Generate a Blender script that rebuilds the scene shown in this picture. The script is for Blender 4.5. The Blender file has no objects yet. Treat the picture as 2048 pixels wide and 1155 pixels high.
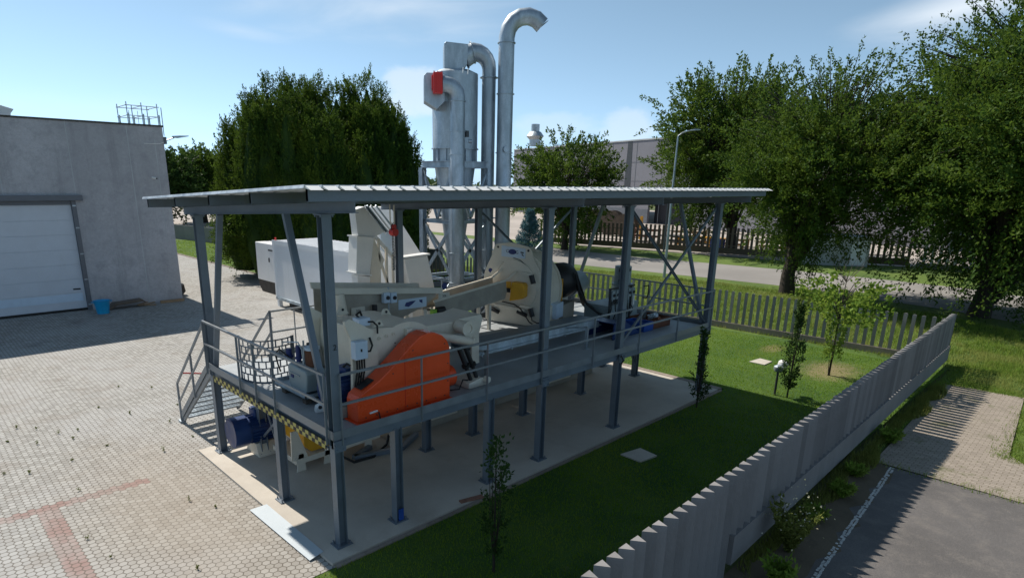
import bpy, math, random
import numpy as np
from mathutils import Vector, Matrix
R = math.radians
rng = np.random.default_rng(7); random.seed(7)
sc = bpy.context.scene

# ------------------------------------------------------------------ camera
cam = bpy.data.cameras.new('camera'); co = bpy.data.objects.new('camera', cam)
sc.collection.objects.link(co); sc.camera = co
yaw, pitch, roll = .8135, -.2811, .0126
fw = Vector((math.cos(pitch)*math.cos(yaw), math.cos(pitch)*math.sin(yaw), math.sin(pitch)))
rt = Vector((math.sin(yaw), -math.cos(yaw), 0)); up = rt.cross(fw)
r2 = rt*math.cos(roll)+up*math.sin(roll); u2 = -rt*math.sin(roll)+up*math.cos(roll)
m = Matrix((r2, u2, -fw)).transposed().to_4x4(); m.translation = (-4.799, -8.428, 6.076)
co.matrix_world = m
cam.sensor_width = 36; cam.lens = 36*1230.6/2048; cam.shift_x = .0351; cam.shift_y = .0698
cam.clip_start = .1; cam.clip_end = 3000
# ------------------------------------------------------------------ sun and sky
SUN_EL = 47.0
sun = bpy.data.lights.new('sun', 'SUN'); so = bpy.data.objects.new('sun', sun); sc.collection.objects.link(so)
sun.energy = 5.0; sun.angle = R(.5); sun.color = (1, .93, .83)
sdir = Vector((-.045, .885, 1.0)).normalized()          # towards the sun
so.rotation_euler = sdir.to_track_quat('Z', 'Y').to_euler()
w = bpy.data.worlds.new('World'); sc.world = w; w.use_nodes = True
wn, wl = w.node_tree.nodes, w.node_tree.links
bg = wn['Background']
sky = wn.new('ShaderNodeTexSky'); sky.sky_type = 'NISHITA'; sky.sun_disc = False
sky.sun_elevation = math.asin(sdir.z); sky.sun_rotation = math.atan2(sdir.x, sdir.y)
sky.air_density = 1.0; sky.dust_density = .3; sky.ozone_density = 1.6; sky.altitude = 100
bg.inputs['Strength'].default_value = .104
EXPOSURE = .2

def W(t, **k):
    n = wn.new(t)
    for a, b in k.items(): setattr(n, a, b)
    return n
def wm(op, a, b=None, c=None):
    n = W('ShaderNodeMath', operation=op)
    for i, v in enumerate((a, b, c)):
        if v is None: continue
        if isinstance(v, (int, float)): n.inputs[i].default_value = v
        else: wl.new(v, n.inputs[i])
    return n.outputs[0]
tc = W('ShaderNodeTexCoord'); sx = W('ShaderNodeSeparateXYZ'); wl.new(tc.outputs['Generated'], sx.inputs[0])
X, Y, Z = sx.outputs
az = wm('ARCTAN2', Y, X); el = wm('ARCSINE', Z)
cb = W('ShaderNodeCombineXYZ'); wl.new(az, cb.inputs[0]); wl.new(wm('MULTIPLY', el, 1.6), cb.inputs[1])
nz = W('ShaderNodeTexNoise'); nz.inputs['Scale'].default_value = 9; nz.inputs['Detail'].default_value = 8
nz.inputs['Roughness'].default_value = .55; wl.new(cb.outputs[0], nz.inputs['Vector'])
nz2 = W('ShaderNodeTexNoise'); nz2.inputs['Scale'].default_value = 3.2; nz2.inputs['Detail'].default_value = 6; nz2.inputs['Distortion'].default_value = .6
mp = W('ShaderNodeMapping'); mp.inputs['Scale'].default_value = (1, 3.2, 1); mp.inputs['Rotation'].default_value = (0, 0, R(-20))
wl.new(cb.outputs[0], mp.inputs[0]); wl.new(mp.outputs[0], nz2.inputs['Vector'])
def cloud(a0, e0, ra, re, rot, dens, puff):
    c, s = math.cos(R(rot)), math.sin(R(rot))
    da, de = wm('SUBTRACT', az, R(a0)), wm('SUBTRACT', el, R(e0))
    p = wm('DIVIDE', wm('ADD', wm('MULTIPLY', da, c), wm('MULTIPLY', de, s)), R(ra))
    q = wm('DIVIDE', wm('SUBTRACT', wm('MULTIPLY', de, c), wm('MULTIPLY', da, s)), R(re))
    d = wm('SQRT', wm('ADD', wm('MULTIPLY', p, p), wm('MULTIPLY', q, q)))
    n = nz.outputs[0] if puff else nz2.outputs[0]
    v = wm('ADD', wm('SUBTRACT', 1.0, d), wm('MULTIPLY', wm('SUBTRACT', n, .5), 2.6 if puff else 2.0))
    r_ = W('ShaderNodeMapRange', interpolation_type='SMOOTHSTEP'); wl.new(v, r_.inputs[0])
    r_.inputs[1].default_value = .0; r_.inputs[2].default_value = .55 if puff else 1.5
    r_.inputs[4].default_value = dens
    return r_.outputs[0]
CL = [cloud(*a) for a in ((54, 13.4, 15, 2.6, -4, .85, 0), (51.3, 7.6, 4.0, 2.6, 0, .5, 1), (12.0, 11.6, 9, 1.9, -12, .85, 0), (66, 11.2, 5, .8, 5, .3, 0),
                          (33.6, 4.6, 3.2, 1.6, 0, .38, 1), (40, 4.8, 5, 1.4, 0, .25, 1), (78, 5, 12, 1.4, 0, .2, 0),
                          (-150, 30, 40, 8, 0, .7, 0), (-80, 25, 40, 9, 0, .7, 0))]
mx = CL[0]
for c_ in CL[1:]: mx = wm('MAXIMUM', mx, c_)
mix = W('ShaderNodeMix', data_type='RGBA'); bw = W('ShaderNodeRGBToBW'); wl.new(sky.outputs[0], bw.inputs[0]); hue = W('ShaderNodeMix', data_type='RGBA', blend_type='MULTIPLY'); hue.inputs[0].default_value = 1
wl.new(bw.outputs[0], hue.inputs[6]); hue.inputs[7].default_value = (.62, 1.02, 1.47, 1)
tint = W('ShaderNodeMix', data_type='RGBA'); tint.inputs[0].default_value = .78; wl.new(sky.outputs[0], tint.inputs[6]); wl.new(hue.outputs[2], tint.inputs[7])
wl.new(mx, mix.inputs[0]); wl.new(tint.outputs[2], mix.inputs[6])
mix.inputs[7].default_value = (7.6, 8.3, 9.0, 1)
wl.new(mix.outputs[2], bg.inputs['Color'])
sc.view_settings.view_transform = 'Standard'; sc.view_settings.look = 'None'
sc.view_settings.exposure = EXPOSURE; sc.view_settings.gamma = 1
sc.render.engine = 'CYCLES'; sc.cycles.max_bounces = 7; sc.cycles.transparent_max_bounces = 8

# ------------------------------------------------------------------ materials
class NT:
    def __init__(s, name):
        s.m = bpy.data.materials.new(name); s.m.use_nodes = True
        s.n, s.l = s.m.node_tree.nodes, s.m.node_tree.links; s.b = s.n['Principled BSDF']
        s.tc = s.n.new('ShaderNodeTexCoord').outputs['Object']
    def link(s, v, sock):
        if isinstance(v, (int, float)): sock.default_value = v
        elif isinstance(v, tuple): sock.default_value = v if len(v) == len(sock.default_value) else (*v, 1)
        else: s.l.new(v, sock)
    def math(s, op, a, b=None, c=None):
        n = s.n.new('ShaderNodeMath'); n.operation = op
        for i, v in enumerate((a, b, c)):
            if v is not None: s.link(v, n.inputs[i])
        return n.outputs[0]
    def noise(s, scale, detail=4, rough=.6, vec=None, dist=0, sc3=None):
        n = s.n.new('ShaderNodeTexNoise'); n.inputs['Scale'].default_value = scale; n.inputs['Detail'].default_value = detail
        n.inputs['Roughness'].default_value = rough; n.inputs['Distortion'].default_value = dist
        v = vec or s.tc
        if sc3:
            mp = s.n.new('ShaderNodeMapping'); mp.inputs['Scale'].default_value = sc3; s.l.new(v, mp.inputs[0]); v = mp.outputs[0]
        s.l.new(v, n.inputs['Vector']); return n.outputs[0]
    def ramp(s, f, a, b, lo=0., hi=1.):
        n = s.n.new('ShaderNodeMapRange'); n.interpolation_type = 'SMOOTHSTEP'; s.link(f, n.inputs[0])
        n.inputs[1].default_value = a; n.inputs[2].default_value = b; n.inputs[3].default_value = lo; n.inputs[4].default_value = hi
        return n.outputs[0]
    def mix(s, f, a, b):
        n = s.n.new('ShaderNodeMix'); n.data_type = 'RGBA'; s.link(f, n.inputs[0]); s.link(a, n.inputs[6]); s.link(b, n.inputs[7])
        return n.outputs[2]
    def sep(s, v=None):
        n = s.n.new('ShaderNodeSeparateXYZ'); s.l.new(v or s.tc, n.inputs[0]); return n.outputs
    def bump(s, h, st=.3, d=.01):
        n = s.n.new('ShaderNodeBump'); n.inputs['Strength'].default_value = st; n.inputs['Distance'].default_value = d
        s.l.new(h, n.inputs['Height']); s.l.new(n.outputs[0], s.b.inputs['Normal'])
    def col(s, c): s.link(c, s.b.inputs['Base Color'])
    def set(s, **k):
        for a, b in k.items(): s.link(b, s.b.inputs[a.replace('_', ' ')])
        return s.m
def shade(c, k): return tuple(x*k for x in c)
M = {}
def paint(name, c, rough=.5, metal=0., var=.25, scale=3., dirt=.35, dc=(.18, .14, .10), fine=40, bump=.15):
    t = NT(name)
    a = t.noise(scale, 5, .6); b = t.noise(scale*.6, 6, .7, sc3=(3, 3, .35)); f = t.noise(fine, 3, .7)
    base = t.mix(t.ramp(a, .3, .7), shade(c, 1-var*.5), shade(c, 1+var*.4))
    base = t.mix(t.ramp(b, .56, .78, 0, dirt), base, dc)
    base = t.mix(t.ramp(f, .35, .75, 0, .12), base, shade(c, .5))
    t.col(base); t.set(Roughness=t.ramp(a, .2, .8, rough-.08, rough+.12), Metallic=metal); t.bump(f, bump, .004)
    M[name] = t.m; return t.m
paint('steel_paint', (.165, .20, .24), .42, .25, .2, 2, .25)
paint('deck_paint', (.36, .39, .41), .5, .1, .3, 1.2, .3, (.2, .18, .16))
paint('rail_paint', (.24, .265, .29), .4, .35, .2, 3, .2)
paint('cream', (.70, .645, .54), .42, 0, .14, 1.5, .3, (.30, .24, .16))
paint('cream_shaded_dirty', (.36, .33, .275), .55, 0, .3, 2.5, .5, (.22, .18, .13))  # cream darkened to carry the shade under the canopy, plus dirt blotches
paint('white_paint', (.84, .86, .88), .38, 0, .06, .6, .18, (.42, .42, .40))
paint('orange', (.80, .085, .018), .28, 0, .14, 1.2, .35, (.38, .055, .02))
paint('yellow', (.72, .36, .02), .38, 0, .15, 2, .25)
paint('worn_white', (.55, .55, .53), .8, 0, .5, 14, .8, (.2, .19, .18))
paint('galv_sheet_plate', (.44, .50, .54), .55, 0, .06, 2, .2, (.4, .38, .34))
paint('door_panel', (.56, .60, .66), .45, 0, .08, 1.2, .3, (.38, .38, .38))
paint('navy', (.009, .04, .15), .38, .1, .3, 3, .25, (.05, .05, .05))
paint('blue_bright', (.012, .07, .32), .4, 0, .2, 3, .2)
paint('black', (.014, .014, .016), .5, 0, .4, 3, .2, (.05, .045, .04))
paint('rubber', (.012, .012, .012), .65, 0, .3, 5, .1, (.05, .05, .045))
paint('red', (.62, .02, .015), .4, 0, .12, 2, .15)
paint('rust', (.16, .06, .03), .75, .1, .5, 5, .5, (.05, .03, .02))
paint('grey_cab', (.30, .36, .38), .45, .05, .1, 2, .2)
paint('dark_steel', (.07, .075, .08), .5, .5, .3, 4, .3)
paint('pale_box', (.55, .66, .78), .45, 0, .08, 3, .1)
paint('bucket_blue', (.01, .33, .62), .4, 0, .1, 3, .1)
paint('wood', (.32, .22, .13), .8, 0, .35, 2, .4)
paint('wood_grey', (.14, .11, .085), .85, 0, .35, 2, .5)
paint('white_plain', (.78, .78, .76), .5, 0, .05, 3, .15, (.4, .38, .35))
paint('navy_ink', (.02, .035, .16), .5, 0, .1, 3, 0)
paint('cap_dark', (.06, .055, .045), .6, .3, .3, 2, .3)
paint('door_grey', (.13, .14, .16), .5, .2, .2, 2, .3)
paint('ink', (.02, .02, .025), .6, 0, .1, 3, 0)
paint('green_tag', (.25, .5, .05), .5)
paint('brick', (.26, .13, .09), .85, 0, .4, 6, .4)
paint('plastic_tag', (.6, .58, .5), .5)
# galvanised zinc
def galv(name, c, rough=.42, metal=.75):
    t = NT(name); v = t.n.new('ShaderNodeTexVoronoi'); v.inputs['Scale'].default_value = 28; t.l.new(t.tc, v.inputs['Vector'])
    a = t.noise(2.2, 6, .65, sc3=(1.6, 1.6, .5)); b = t.noise(9, 4, .6, sc3=(1, 1, .25))
    base = t.mix(t.ramp(a, .3, .72), shade(c, .68), shade(c, 1.18))
    base = t.mix(t.ramp(v.outputs['Color'], .2, .8, 0, .22), base, shade(c, .62))
    base = t.mix(t.ramp(b, .6, .8, 0, .3), base, (.46, .46, .44))
    t.col(base); t.set(Roughness=t.ramp(a, .2, .8, rough-.05, rough+.18), Metallic=metal); M[name] = t.m
galv('galv', (.46, .52, .57)); galv('galv_plate', (.50, .58, .64), .5, .5); galv('sheet', (.55, .60, .64), .45, .55)
# concretes and plasters
def rough_mineral(name, c, s1=.5, s2=8, s3=60, stain=.4, sc=(.12, .11, .10), bump=.5, bd=.01, streak=0.):
    t = NT(name); a = t.noise(s1, 6, .6); b = t.noise(s2, 5, .7); f = t.noise(s3, 4, .8)
    base = t.mix(t.ramp(a, .3, .7), shade(c, .82), shade(c, 1.12))
    base = t.mix(t.ramp(b, .45, .75, 0, stain), base, sc)
    base = t.mix(t.ramp(f, .3, .75, 0, .45), base, shade(c, .62))
    if streak:
        k = t.noise(1.1, 6, .7, sc3=(1.6, 1.6, .12)); base = t.mix(t.ramp(k, .5, .72, 0, streak), base, shade(c, .55))
    if name == 'asphalt':
        v2 = t.noise(90, 2, .9); base = t.mix(t.ramp(v2, .52, .72, 0, .35), base, (.27, .25, .23)); base = t.mix(t.ramp(t.noise(55, 2, .9, dist=.3), .55, .75, 0, .6), base, (.03, .03, .03))
    if name == 'fence_concrete':
        oi = t.n.new('ShaderNodeObjectInfo').outputs['Random']; base = t.mix(t.ramp(oi, 0, 1, 0, .55), base, shade(c, 1.35)); base = t.mix(t.ramp(t.math('FRACT', t.math('MULTIPLY', oi, 7.3)), .7, 1, 0, .45), base, shade(c, .5))
    t.col(base); t.set(Roughness=.9); t.bump(f, bump, bd); M[name] = t.m; return t
rough_mineral('slab', (.57, .52, .45), .35, .9, 50, .5, (.38, .32, .26), .2, .004, .0)
rough_mineral('fence_concrete', (.235, .228, .228), .8, 5, 45, .45, (.17, .16, .15), .5, .006, .5)
rough_mineral('wall_render', (.46, .455, .475), .22, 1.6, 9, .55, (.24, .235, .26), 1.0, .03, .55)
rough_mineral('asphalt', (.125, .117, .114), .6, 2.4, 26, .7, (.20, .18, .16), .8, .02)
rough_mineral('road_mat', (.28, .265, .25), .12, 1.2, 60, .3, (.20, .19, .18), .3, .005)
rough_mineral('yard_mat', (.42, .37, .33), .08, .6, 30, .3, (.3, .25, .2), .2, .005)
rough_mineral('curb', (.30, .25, .21), 1, 6, 50, .4, (.12, .1, .08), .5, .006)
rough_mineral('panel_grey', (.235, .235, .265), .05, .6, 20, .15, (.2, .2, .22), .2, .01)
rough_mineral('dirt', (.13, .10, .065), .6, 4, 40, .5, (.05, .045, .03), .6, .01)
rough_mineral('bark', (.045, .035, .026), 1.5, 9, 30, .4, (.015, .012, .01), .9, .03)
rough_mineral('white_wall', (.50, .53, .54), .4, 2, 30, .35, (.35, .36, .33), .3, .006)
# hexagon block paving
def hex_paving():
    t = NT('hex_paving'); s = t.sep(); P = .135; Q = P*math.sqrt(3)
    wob = t.noise(.9, 3, .5); x = t.math('ADD', s[0], t.math('MULTIPLY', wob, .03)); y = t.math('ADD', s[1], t.math('MULTIPLY', wob, -.03))
    def cell(ox, oy):
        a = t.math('SUBTRACT', t.math('FLOORED_MODULO', t.math('ADD', y, oy), P), P/2)
        b = t.math('SUBTRACT', t.math('FLOORED_MODULO', t.math('ADD', x, ox), Q), Q/2)
        return a, b
    a1, b1 = cell(0, 0); a2, b2 = cell(Q/2, P/2)
    def dot(a, b): return t.math('ADD', t.math('MULTIPLY', a, a), t.math('MULTIPLY', b, b))
    pick = t.math('LESS_THAN', dot(a1, b1), dot(a2, b2))
    def sel(u, v): return t.math('ADD', t.math('MULTIPLY', pick, u), t.math('MULTIPLY', t.math('SUBTRACT', 1., pick), v))
    a, b = sel(a1, a2), sel(b1, b2)
    aa, ab = t.math('ABSOLUTE', a), t.math('ABSOLUTE', b)
    hd = t.math('MAXIMUM', t.math('ADD', t.math('MULTIPLY', aa, .5), t.math('MULTIPLY', ab, .8660)), aa)
    edge = t.ramp(t.math('ADD', hd, t.math('MULTIPLY', t.noise(25, 3), .006)), P/2-.0085, P/2-.002)
    cx, cy = t.math('SUBTRACT', x, b), t.math('SUBTRACT', y, a)
    cbn = t.n.new('ShaderNodeCombineXYZ'); t.link(t.math('ROUND', t.math('MULTIPLY', cx, 40)), cbn.inputs[0]); t.link(t.math('ROUND', t.math('MULTIPLY', cy, 40)), cbn.inputs[1])
    wnz = t.n.new('ShaderNodeTexWhiteNoise'); t.l.new(cbn.outputs[0], wnz.inputs['Vector']); rv = wnz.outputs['Value']
    big = t.noise(.22, 6, .6, dist=.4); mid = t.noise(1.1, 5, .65); fine = t.noise(70, 4, .8)
    c = t.mix(t.ramp(rv, .0, 1.), (.275, .268, .25), (.405, .40, .378))
    c = t.mix(t.ramp(big, .42, .62, 0, .75), c, (.41, .408, .40))
    c = t.mix(t.ramp(mid, .50, .68, 0, .5), c, (.265, .235, .205))
    # warm soil washed over the blocks near the slab
    dx = t.math('ADD', s[0], 1.6); dy = t.math('SUBTRACT', s[1], 3.2)
    rr = t.math('SQRT', t.math('ADD', t.math('MULTIPLY', dx, dx), t.math('MULTIPLY', t.math('MULTIPLY', dy, dy), .16)))
    warm = t.ramp(t.math('ADD', rr, t.math('MULTIPLY', t.math('SUBTRACT', mid, .5), 2.5)), .3, 2.6, .5, 0)
    c = t.mix(warm, c, (.33, .27, .205))
    # red bands
    def band(v, lim, c0):
        d = t.math('ABSOLUTE', t.math('SUBTRACT', v, c0)); return t.math('MULTIPLY', t.math('LESS_THAN', d, .15), lim)
    red = t.math('MAXIMUM', band(cy, t.math('LESS_THAN', cx, -1.7), 4.9), band(cx, t.math('LESS_THAN', cy, 5.), -3.5))
    c = t.mix(t.math('MULTIPLY', red, t.ramp(mid, .35, .6, .75, .35)), c, (.27, .14, .12))
    oil = t.ramp(t.noise(.35, 4, .5, dist=.6), .62, .72, 0, .5); c = t.mix(oil, c, (.15, .14, .14))
    near_edge = t.math('MULTIPLY', edge, t.ramp(warm, .2, .75, .85, .25))
    c = t.mix(near_edge, c, (.085, .07, .05)); c = t.mix(t.ramp(fine, .4, .8, 0, .25), c, (.2, .18, .16))
    t.col(c); t.set(Roughness=.88)
    h = t.math('ADD', t.math('MULTIPLY', t.math('SUBTRACT', 1., edge), 1.), t.math('MULTIPLY', fine, .25)); t.bump(h, .5, .006)
    M['hex'] = t.m
hex_paving()
def block_paving():
    t = NT('block_paving'); br = t.n.new('ShaderNodeTexBrick'); mpb = t.n.new('ShaderNodeMapping'); mpb.inputs['Rotation'].default_value = (0, 0, R(90)); t.l.new(t.tc, mpb.inputs[0]); t.l.new(mpb.outputs[0], br.inputs['Vector'])
    for k, v in (('Scale', 1.), ('Brick Width', .2), ('Row Height', .1), ('Mortar Size', .009), ('Mortar Smooth', .4), ('Bias', .1)): br.inputs[k].default_value = v
    br.inputs['Color1'].default_value = (.25, .215, .18, 1); br.inputs['Color2'].default_value = (.33, .285, .24, 1); br.inputs['Mortar'].default_value = (.15, .125, .08, 1)
    g = t.noise(1.3, 6, .7); c = t.mix(t.ramp(g, .55, .68, 0, .8), br.outputs['Color'], (.10, .11, .04)); f = t.noise(60, 3, .8)
    c = t.mix(t.ramp(f, .4, .8, 0, .4), c, (.12, .1, .08)); t.col(c); t.set(Roughness=.9); t.bump(f, .4, .006); M['blocks'] = t.m
block_paving()
def hazard():
    t = NT('hazard'); s = t.sep(); f = t.math('ADD', t.math('FLOOR', t.math('MULTIPLY', s[1], 9)), t.math('FLOOR', t.math('MULTIPLY', s[2], 14)))
    k = t.math('LESS_THAN', t.math('FLOORED_MODULO', f, 2.), .5); t.col(t.mix(k, (.50, .42, .12), (.02, .02, .02))); t.set(Roughness=.6); M['hazard'] = t.m
hazard()
def grassy(name, c1, c2, c3, s=.35, dry=.5):
    t = NT(name); a = t.noise(s, 6, .65); b = t.noise(s*9, 5, .7); f = t.noise(50, 4, .8)
    c = t.mix(t.ramp(a, .35, .65), c1, c2); c = t.mix(t.ramp(b, .55, .8, 0, dry), c, c3); c = t.mix(t.ramp(f, .35, .7, 0, .5), c, shade(c1, .45))
    if name == 'lawn_mat':
        ss = t.sep()
        for ex, ey, ra, rb in ((18.2, -2.0, 1.5, .95), (17.0, -3.4, .7, .4), (19.8, .6, .8, .4)):
            dx = t.math('DIVIDE', t.math('SUBTRACT', ss[0], ex), ra); dy = t.math('DIVIDE', t.math('SUBTRACT', ss[1], ey), rb)
            dd = t.math('ADD', t.math('SQRT', t.math('ADD', t.math('MULTIPLY', dx, dx), t.math('MULTIPLY', dy, dy))), t.math('MULTIPLY', t.math('SUBTRACT', b, .5), 1.6))
            c = t.mix(t.ramp(dd, .2, 1.3, .75, 0), c, t.mix(t.ramp(f, .4, .6), (.34, .25, .14), (.22, .17, .08)))
    t.col(c); t.set(Roughness=.9); t.bump(f, .9, .03); M[name] = t.m
grassy('lawn_mat', (.040, .105, .010), (.09, .165, .015), (.17, .17, .05), .5, .6)
grassy('verge_mat', (.07, .13, .015), (.13, .20, .025), (.20, .19, .07), .25, .6)
grassy('field_mat', (.07, .10, .025), (.11, .13, .04), (.2, .17, .08), .03, .6)
def foliage(name, c1, c2, c3, trans=.35, rough=.45):
    t = NT(name); g = t.n.new('ShaderNodeNewGeometry'); r_ = g.outputs['Random Per Island']
    n = t.noise(.45, 4, .65); c = t.mix(r_, c1, c2); c = t.mix(t.ramp(n, .46, .64, 0, .85), c, c3)
    t.col(c); t.set(Roughness=rough+.15, Specular_IOR_Level=.12)
    tr = t.n.new('ShaderNodeBsdfTranslucent'); t.l.new(t.mix(.5, c, shade(c3, 1.6)), tr.inputs['Color'])
    ms = t.n.new('ShaderNodeMixShader'); ms.inputs[0].default_value = trans
    t.l.new(t.b.outputs[0], ms.inputs[1]); t.l.new(tr.outputs[0], ms.inputs[2]); t.l.new(ms.outputs[0], t.n['Material Output'].inputs['Surface']); M[name] = t.m
foliage('leaf', (.026, .066, .012), (.058, .115, .018), (.098, .148, .02))
foliage('leaf_dark', (.022, .052, .014), (.045, .09, .02), (.055, .10, .02), .25)
foliage('leaf_conifer', (.020, .055, .010), (.055, .105, .014), (.11, .165, .02), .22, .6)
foliage('leaf_young', (.09, .17, .02), (.17, .27, .04), (.22, .28, .05), .4)
foliage('leaf_blue', (.07, .15, .17), (.15, .27, .30), (.11, .21, .24), .15, .6)
foliage('leaf_purple', (.02, .03, .016), (.045, .06, .02), (.05, .03, .02), .2)
foliage('grass_blade', (.05, .15, .008), (.19, .34, .02), (.24, .32, .035), .4, .6)
foliage('grass_long', (.07, .15, .015), (.20, .31, .04), (.28, .30, .09), .4, .6)
foliage('weed_leaf', (.07, .10, .02), (.22, .24, .06), (.16, .18, .04), .3, .6)
foliage('flower', (.5, .45, .3), (.6, .6, .5), (.5, .5, .2), .3, .6)

# ------------------------------------------------------------------ mesh helpers
COL = sc.collection
def tag(o, label=None, cat=None, group=None, kind=None):
    if label: o['label'] = label
    if cat: o['category'] = cat
    if group: o['group'] = group
    if kind: o['kind'] = kind
    return o
OFF = {}
def root(name, loc, label, cat, group=None, kind=None):
    o = bpy.data.objects.new(name, None); COL.objects.link(o); o.location = loc; o.empty_display_size = .2
    OFF[o] = Vector(loc); return tag(o, label, cat, group, kind)
class MB:
    def __init__(s): s.v = []; s.f = []
    def add(s, vs, fs):
        n = len(s.v); s.v += [tuple(p) for p in vs]; s.f += [tuple(i+n for i in f) for f in fs]; return s
    def box(s, x0, x1, y0, y1, z0, z1):
        return s.add([(x, y, z) for z in (z0, z1) for y in (y0, y1) for x in (x0, x1)],
                     [(0, 2, 3, 1), (4, 5, 7, 6), (0, 1, 5, 4), (2, 6, 7, 3), (0, 4, 6, 2), (1, 3, 7, 5)])
    def frame(s, p0, p1, upv=(0, 0, 1)):
        a, b = Vector(p0), Vector(p1); d = (b-a).normalized(); u = Vector(upv)
        if abs(d.dot(u)) > .98: u = Vector((0, 1, 0))
        x = d.cross(u).normalized(); y = x.cross(d).normalized(); return a, b, x, y
    def prof(s, p0, p1, pts, upv=(0, 0, 1), cap=True):
        """sweep a closed 2-D profile straight from p0 to p1"""
        a, b, x, y = s.frame(p0, p1, upv); n = len(pts)
        vs = [a+x*p+y*q for p, q in pts]+[b+x*p+y*q for p, q in pts]
        fs = [(i, (i+1) % n, n+(i+1) % n, n+i) for i in range(n)]
        if cap: fs += [tuple(range(n-1, -1, -1)), tuple(range(n, 2*n))]
        return s.add(vs, fs)
    def bar(s, p0, p1, w_, h, upv=(0, 0, 1)):
        return s.prof(p0, p1, [(-w_/2, -h/2), (w_/2, -h/2), (w_/2, h/2), (-w_/2, h/2)], upv)
    def hbeam(s, p0, p1, w_=.16, h=.16, t=.009, upv=(0, 0, 1)):
        a, c, e = w_/2, h/2, t/2
        return s.prof(p0, p1, [(-a, -c), (a, -c), (a, -c+t), (e, -c+t), (e, c-t), (a, c-t), (a, c), (-a, c), (-a, c-t), (-e, c-t), (-e, -c+t), (-a, -c+t)], upv)
    def chan(s, p0, p1, w_=.06, h=.2, t=.007, upv=(0, 0, 1)):
        c = h/2; return s.prof(p0, p1, [(0, -c), (w_, -c), (w_, -c+t), (t, -c+t), (t, c-t), (w_, c-t), (w_, c), (0, c)], upv)
    def tube(s, pts, r, n=10, cap=True):
        pts = [Vector(p) for p in pts]; k = len(pts); rs = r if isinstance(r, (list, tuple)) else [r]*k
        d0 = (pts[1]-pts[0]).normalized(); u = Vector((0, 0, 1)) if abs(d0.z) < .9 else Vector((1, 0, 0)); x = d0.cross(u).normalized(); vs = []
        for i in range(k):
            d = (pts[min(i+1, k-1)]-pts[max(i-1, 0)]).normalized(); x = (x-d*x.dot(d)).normalized(); y = d.cross(x)
            vs += [pts[i]+(x*math.cos(6.28318*j/n)+y*math.sin(6.28318*j/n))*rs[i] for j in range(n)]
        fs = [(i*n+j, i*n+(j+1) % n, (i+1)*n+(j+1) % n, (i+1)*n+j) for i in range(k-1) for j in range(n)]
        if cap: fs += [tuple(range(n-1, -1, -1)), tuple((k-1)*n+j for j in range(n))]
        return s.add(vs, fs)
    def cyl(s, p0, p1, r, n=24, r1=None): return s.tube([p0, p1], [r, r if r1 is None else r1], n)
    def ring(s, c, ax, r0, r1, h, n=32):
        c = Vector(c); a = Vector(ax).normalized(); u = Vector((0, 0, 1)) if abs(a.z) < .9 else Vector((1, 0, 0)); x = a.cross(u).normalized(); y = a.cross(x); vs = []
        for z, r in ((0, r0), (0, r1), (h, r1), (h, r0)):
            vs += [c+a*z+(x*math.cos(6.28318*j/n)+y*math.sin(6.28318*j/n))*r for j in range(n)]
        return s.add(vs, [(k*n+j, k*n+(j+1) % n, ((k+1) % 4)*n+(j+1) % n, ((k+1) % 4)*n+j) for k in range(4) for j in range(n)])
    def prism(s, pts, o, ux, uy, t):
        """outline pts (s,z) in the plane o + s*ux + z*uy, thickened by vector t"""
        o, ux, uy, t = Vector(o), Vector(ux), Vector(uy), Vector(t); n = len(pts)
        vs = [o+ux*a+uy*b for a, b in pts]; vs += [v+t for v in vs]
        return s.add(vs, [tuple(range(n)), tuple(range(2*n-1, n-1, -1))]+[(i, n+i, n+(i+1) % n, (i+1) % n) for i in range(n)])
    def build(s, name, mat, parent=None, smooth=False, bevel=0, label=None):
        off = OFF.get(parent, Vector((0, 0, 0))); me = bpy.data.meshes.new(name)
        me.from_pydata([Vector(v)-off for v in s.v], [], s.f); me.update()
        import bmesh
        bm = bmesh.new(); bm.from_mesh(me); bmesh.ops.recalc_face_normals(bm, faces=bm.faces); bm.to_mesh(me); bm.free()
        me.materials.append(M[mat] if isinstance(mat, str) else mat)
        o = bpy.data.objects.new(name, me); COL.objects.link(o)
        if parent is not None: o.parent = parent; OFF[o] = off
        if smooth: me.shade_auto_smooth(angle=R(40)) if hasattr(me, 'shade_auto_smooth') else me.polygons.foreach_set('use_smooth', [True]*len(me.polygons))
        if smooth:
            me.polygons.foreach_set('use_smooth', [True]*len(me.polygons))
            try: me.set_sharp_from_angle(angle=R(38))
            except Exception: pass
        if bevel:
            b = o.modifiers.new('bevel', 'BEVEL'); b.width = bevel; b.segments = 2; b.limit_method = 'ANGLE'; b.angle_limit = R(40)
        if label: o['label'] = label
        return o
def P(fn): a = MB(); fn(a); return a
def bx(*a): return MB().box(*a)
def sheet(name, pts, z, mat, kind='structure', label=None):
    o = MB().add([(x, y, z) for x, y in pts], [tuple(range(len(pts)))]).build(name, mat); o['kind'] = kind
    return o
def rawmesh(name, V, F, mat, parent=None, k=4):
    me = bpy.data.meshes.new(name); off = OFF.get(parent, Vector((0, 0, 0)))
    V = np.asarray(V, np.float32)-np.array(off, np.float32); F = np.asarray(F, np.int32)
    me.vertices.add(len(V)); me.vertices.foreach_set('co', V.ravel()); me.loops.add(F.size); me.loops.foreach_set('vertex_index', F.ravel())
    me.polygons.add(len(F)); me.polygons.foreach_set('loop_start', np.arange(0, F.size, k, dtype=np.int32)); me.polygons.foreach_set('loop_total', np.full(len(F), k, np.int32))
    me.update(calc_edges=True); me.materials.append(M[mat]); o = bpy.data.objects.new(name, me); COL.objects.link(o)
    if parent is not None: o.parent = parent; OFF[o] = off
    return o
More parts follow.
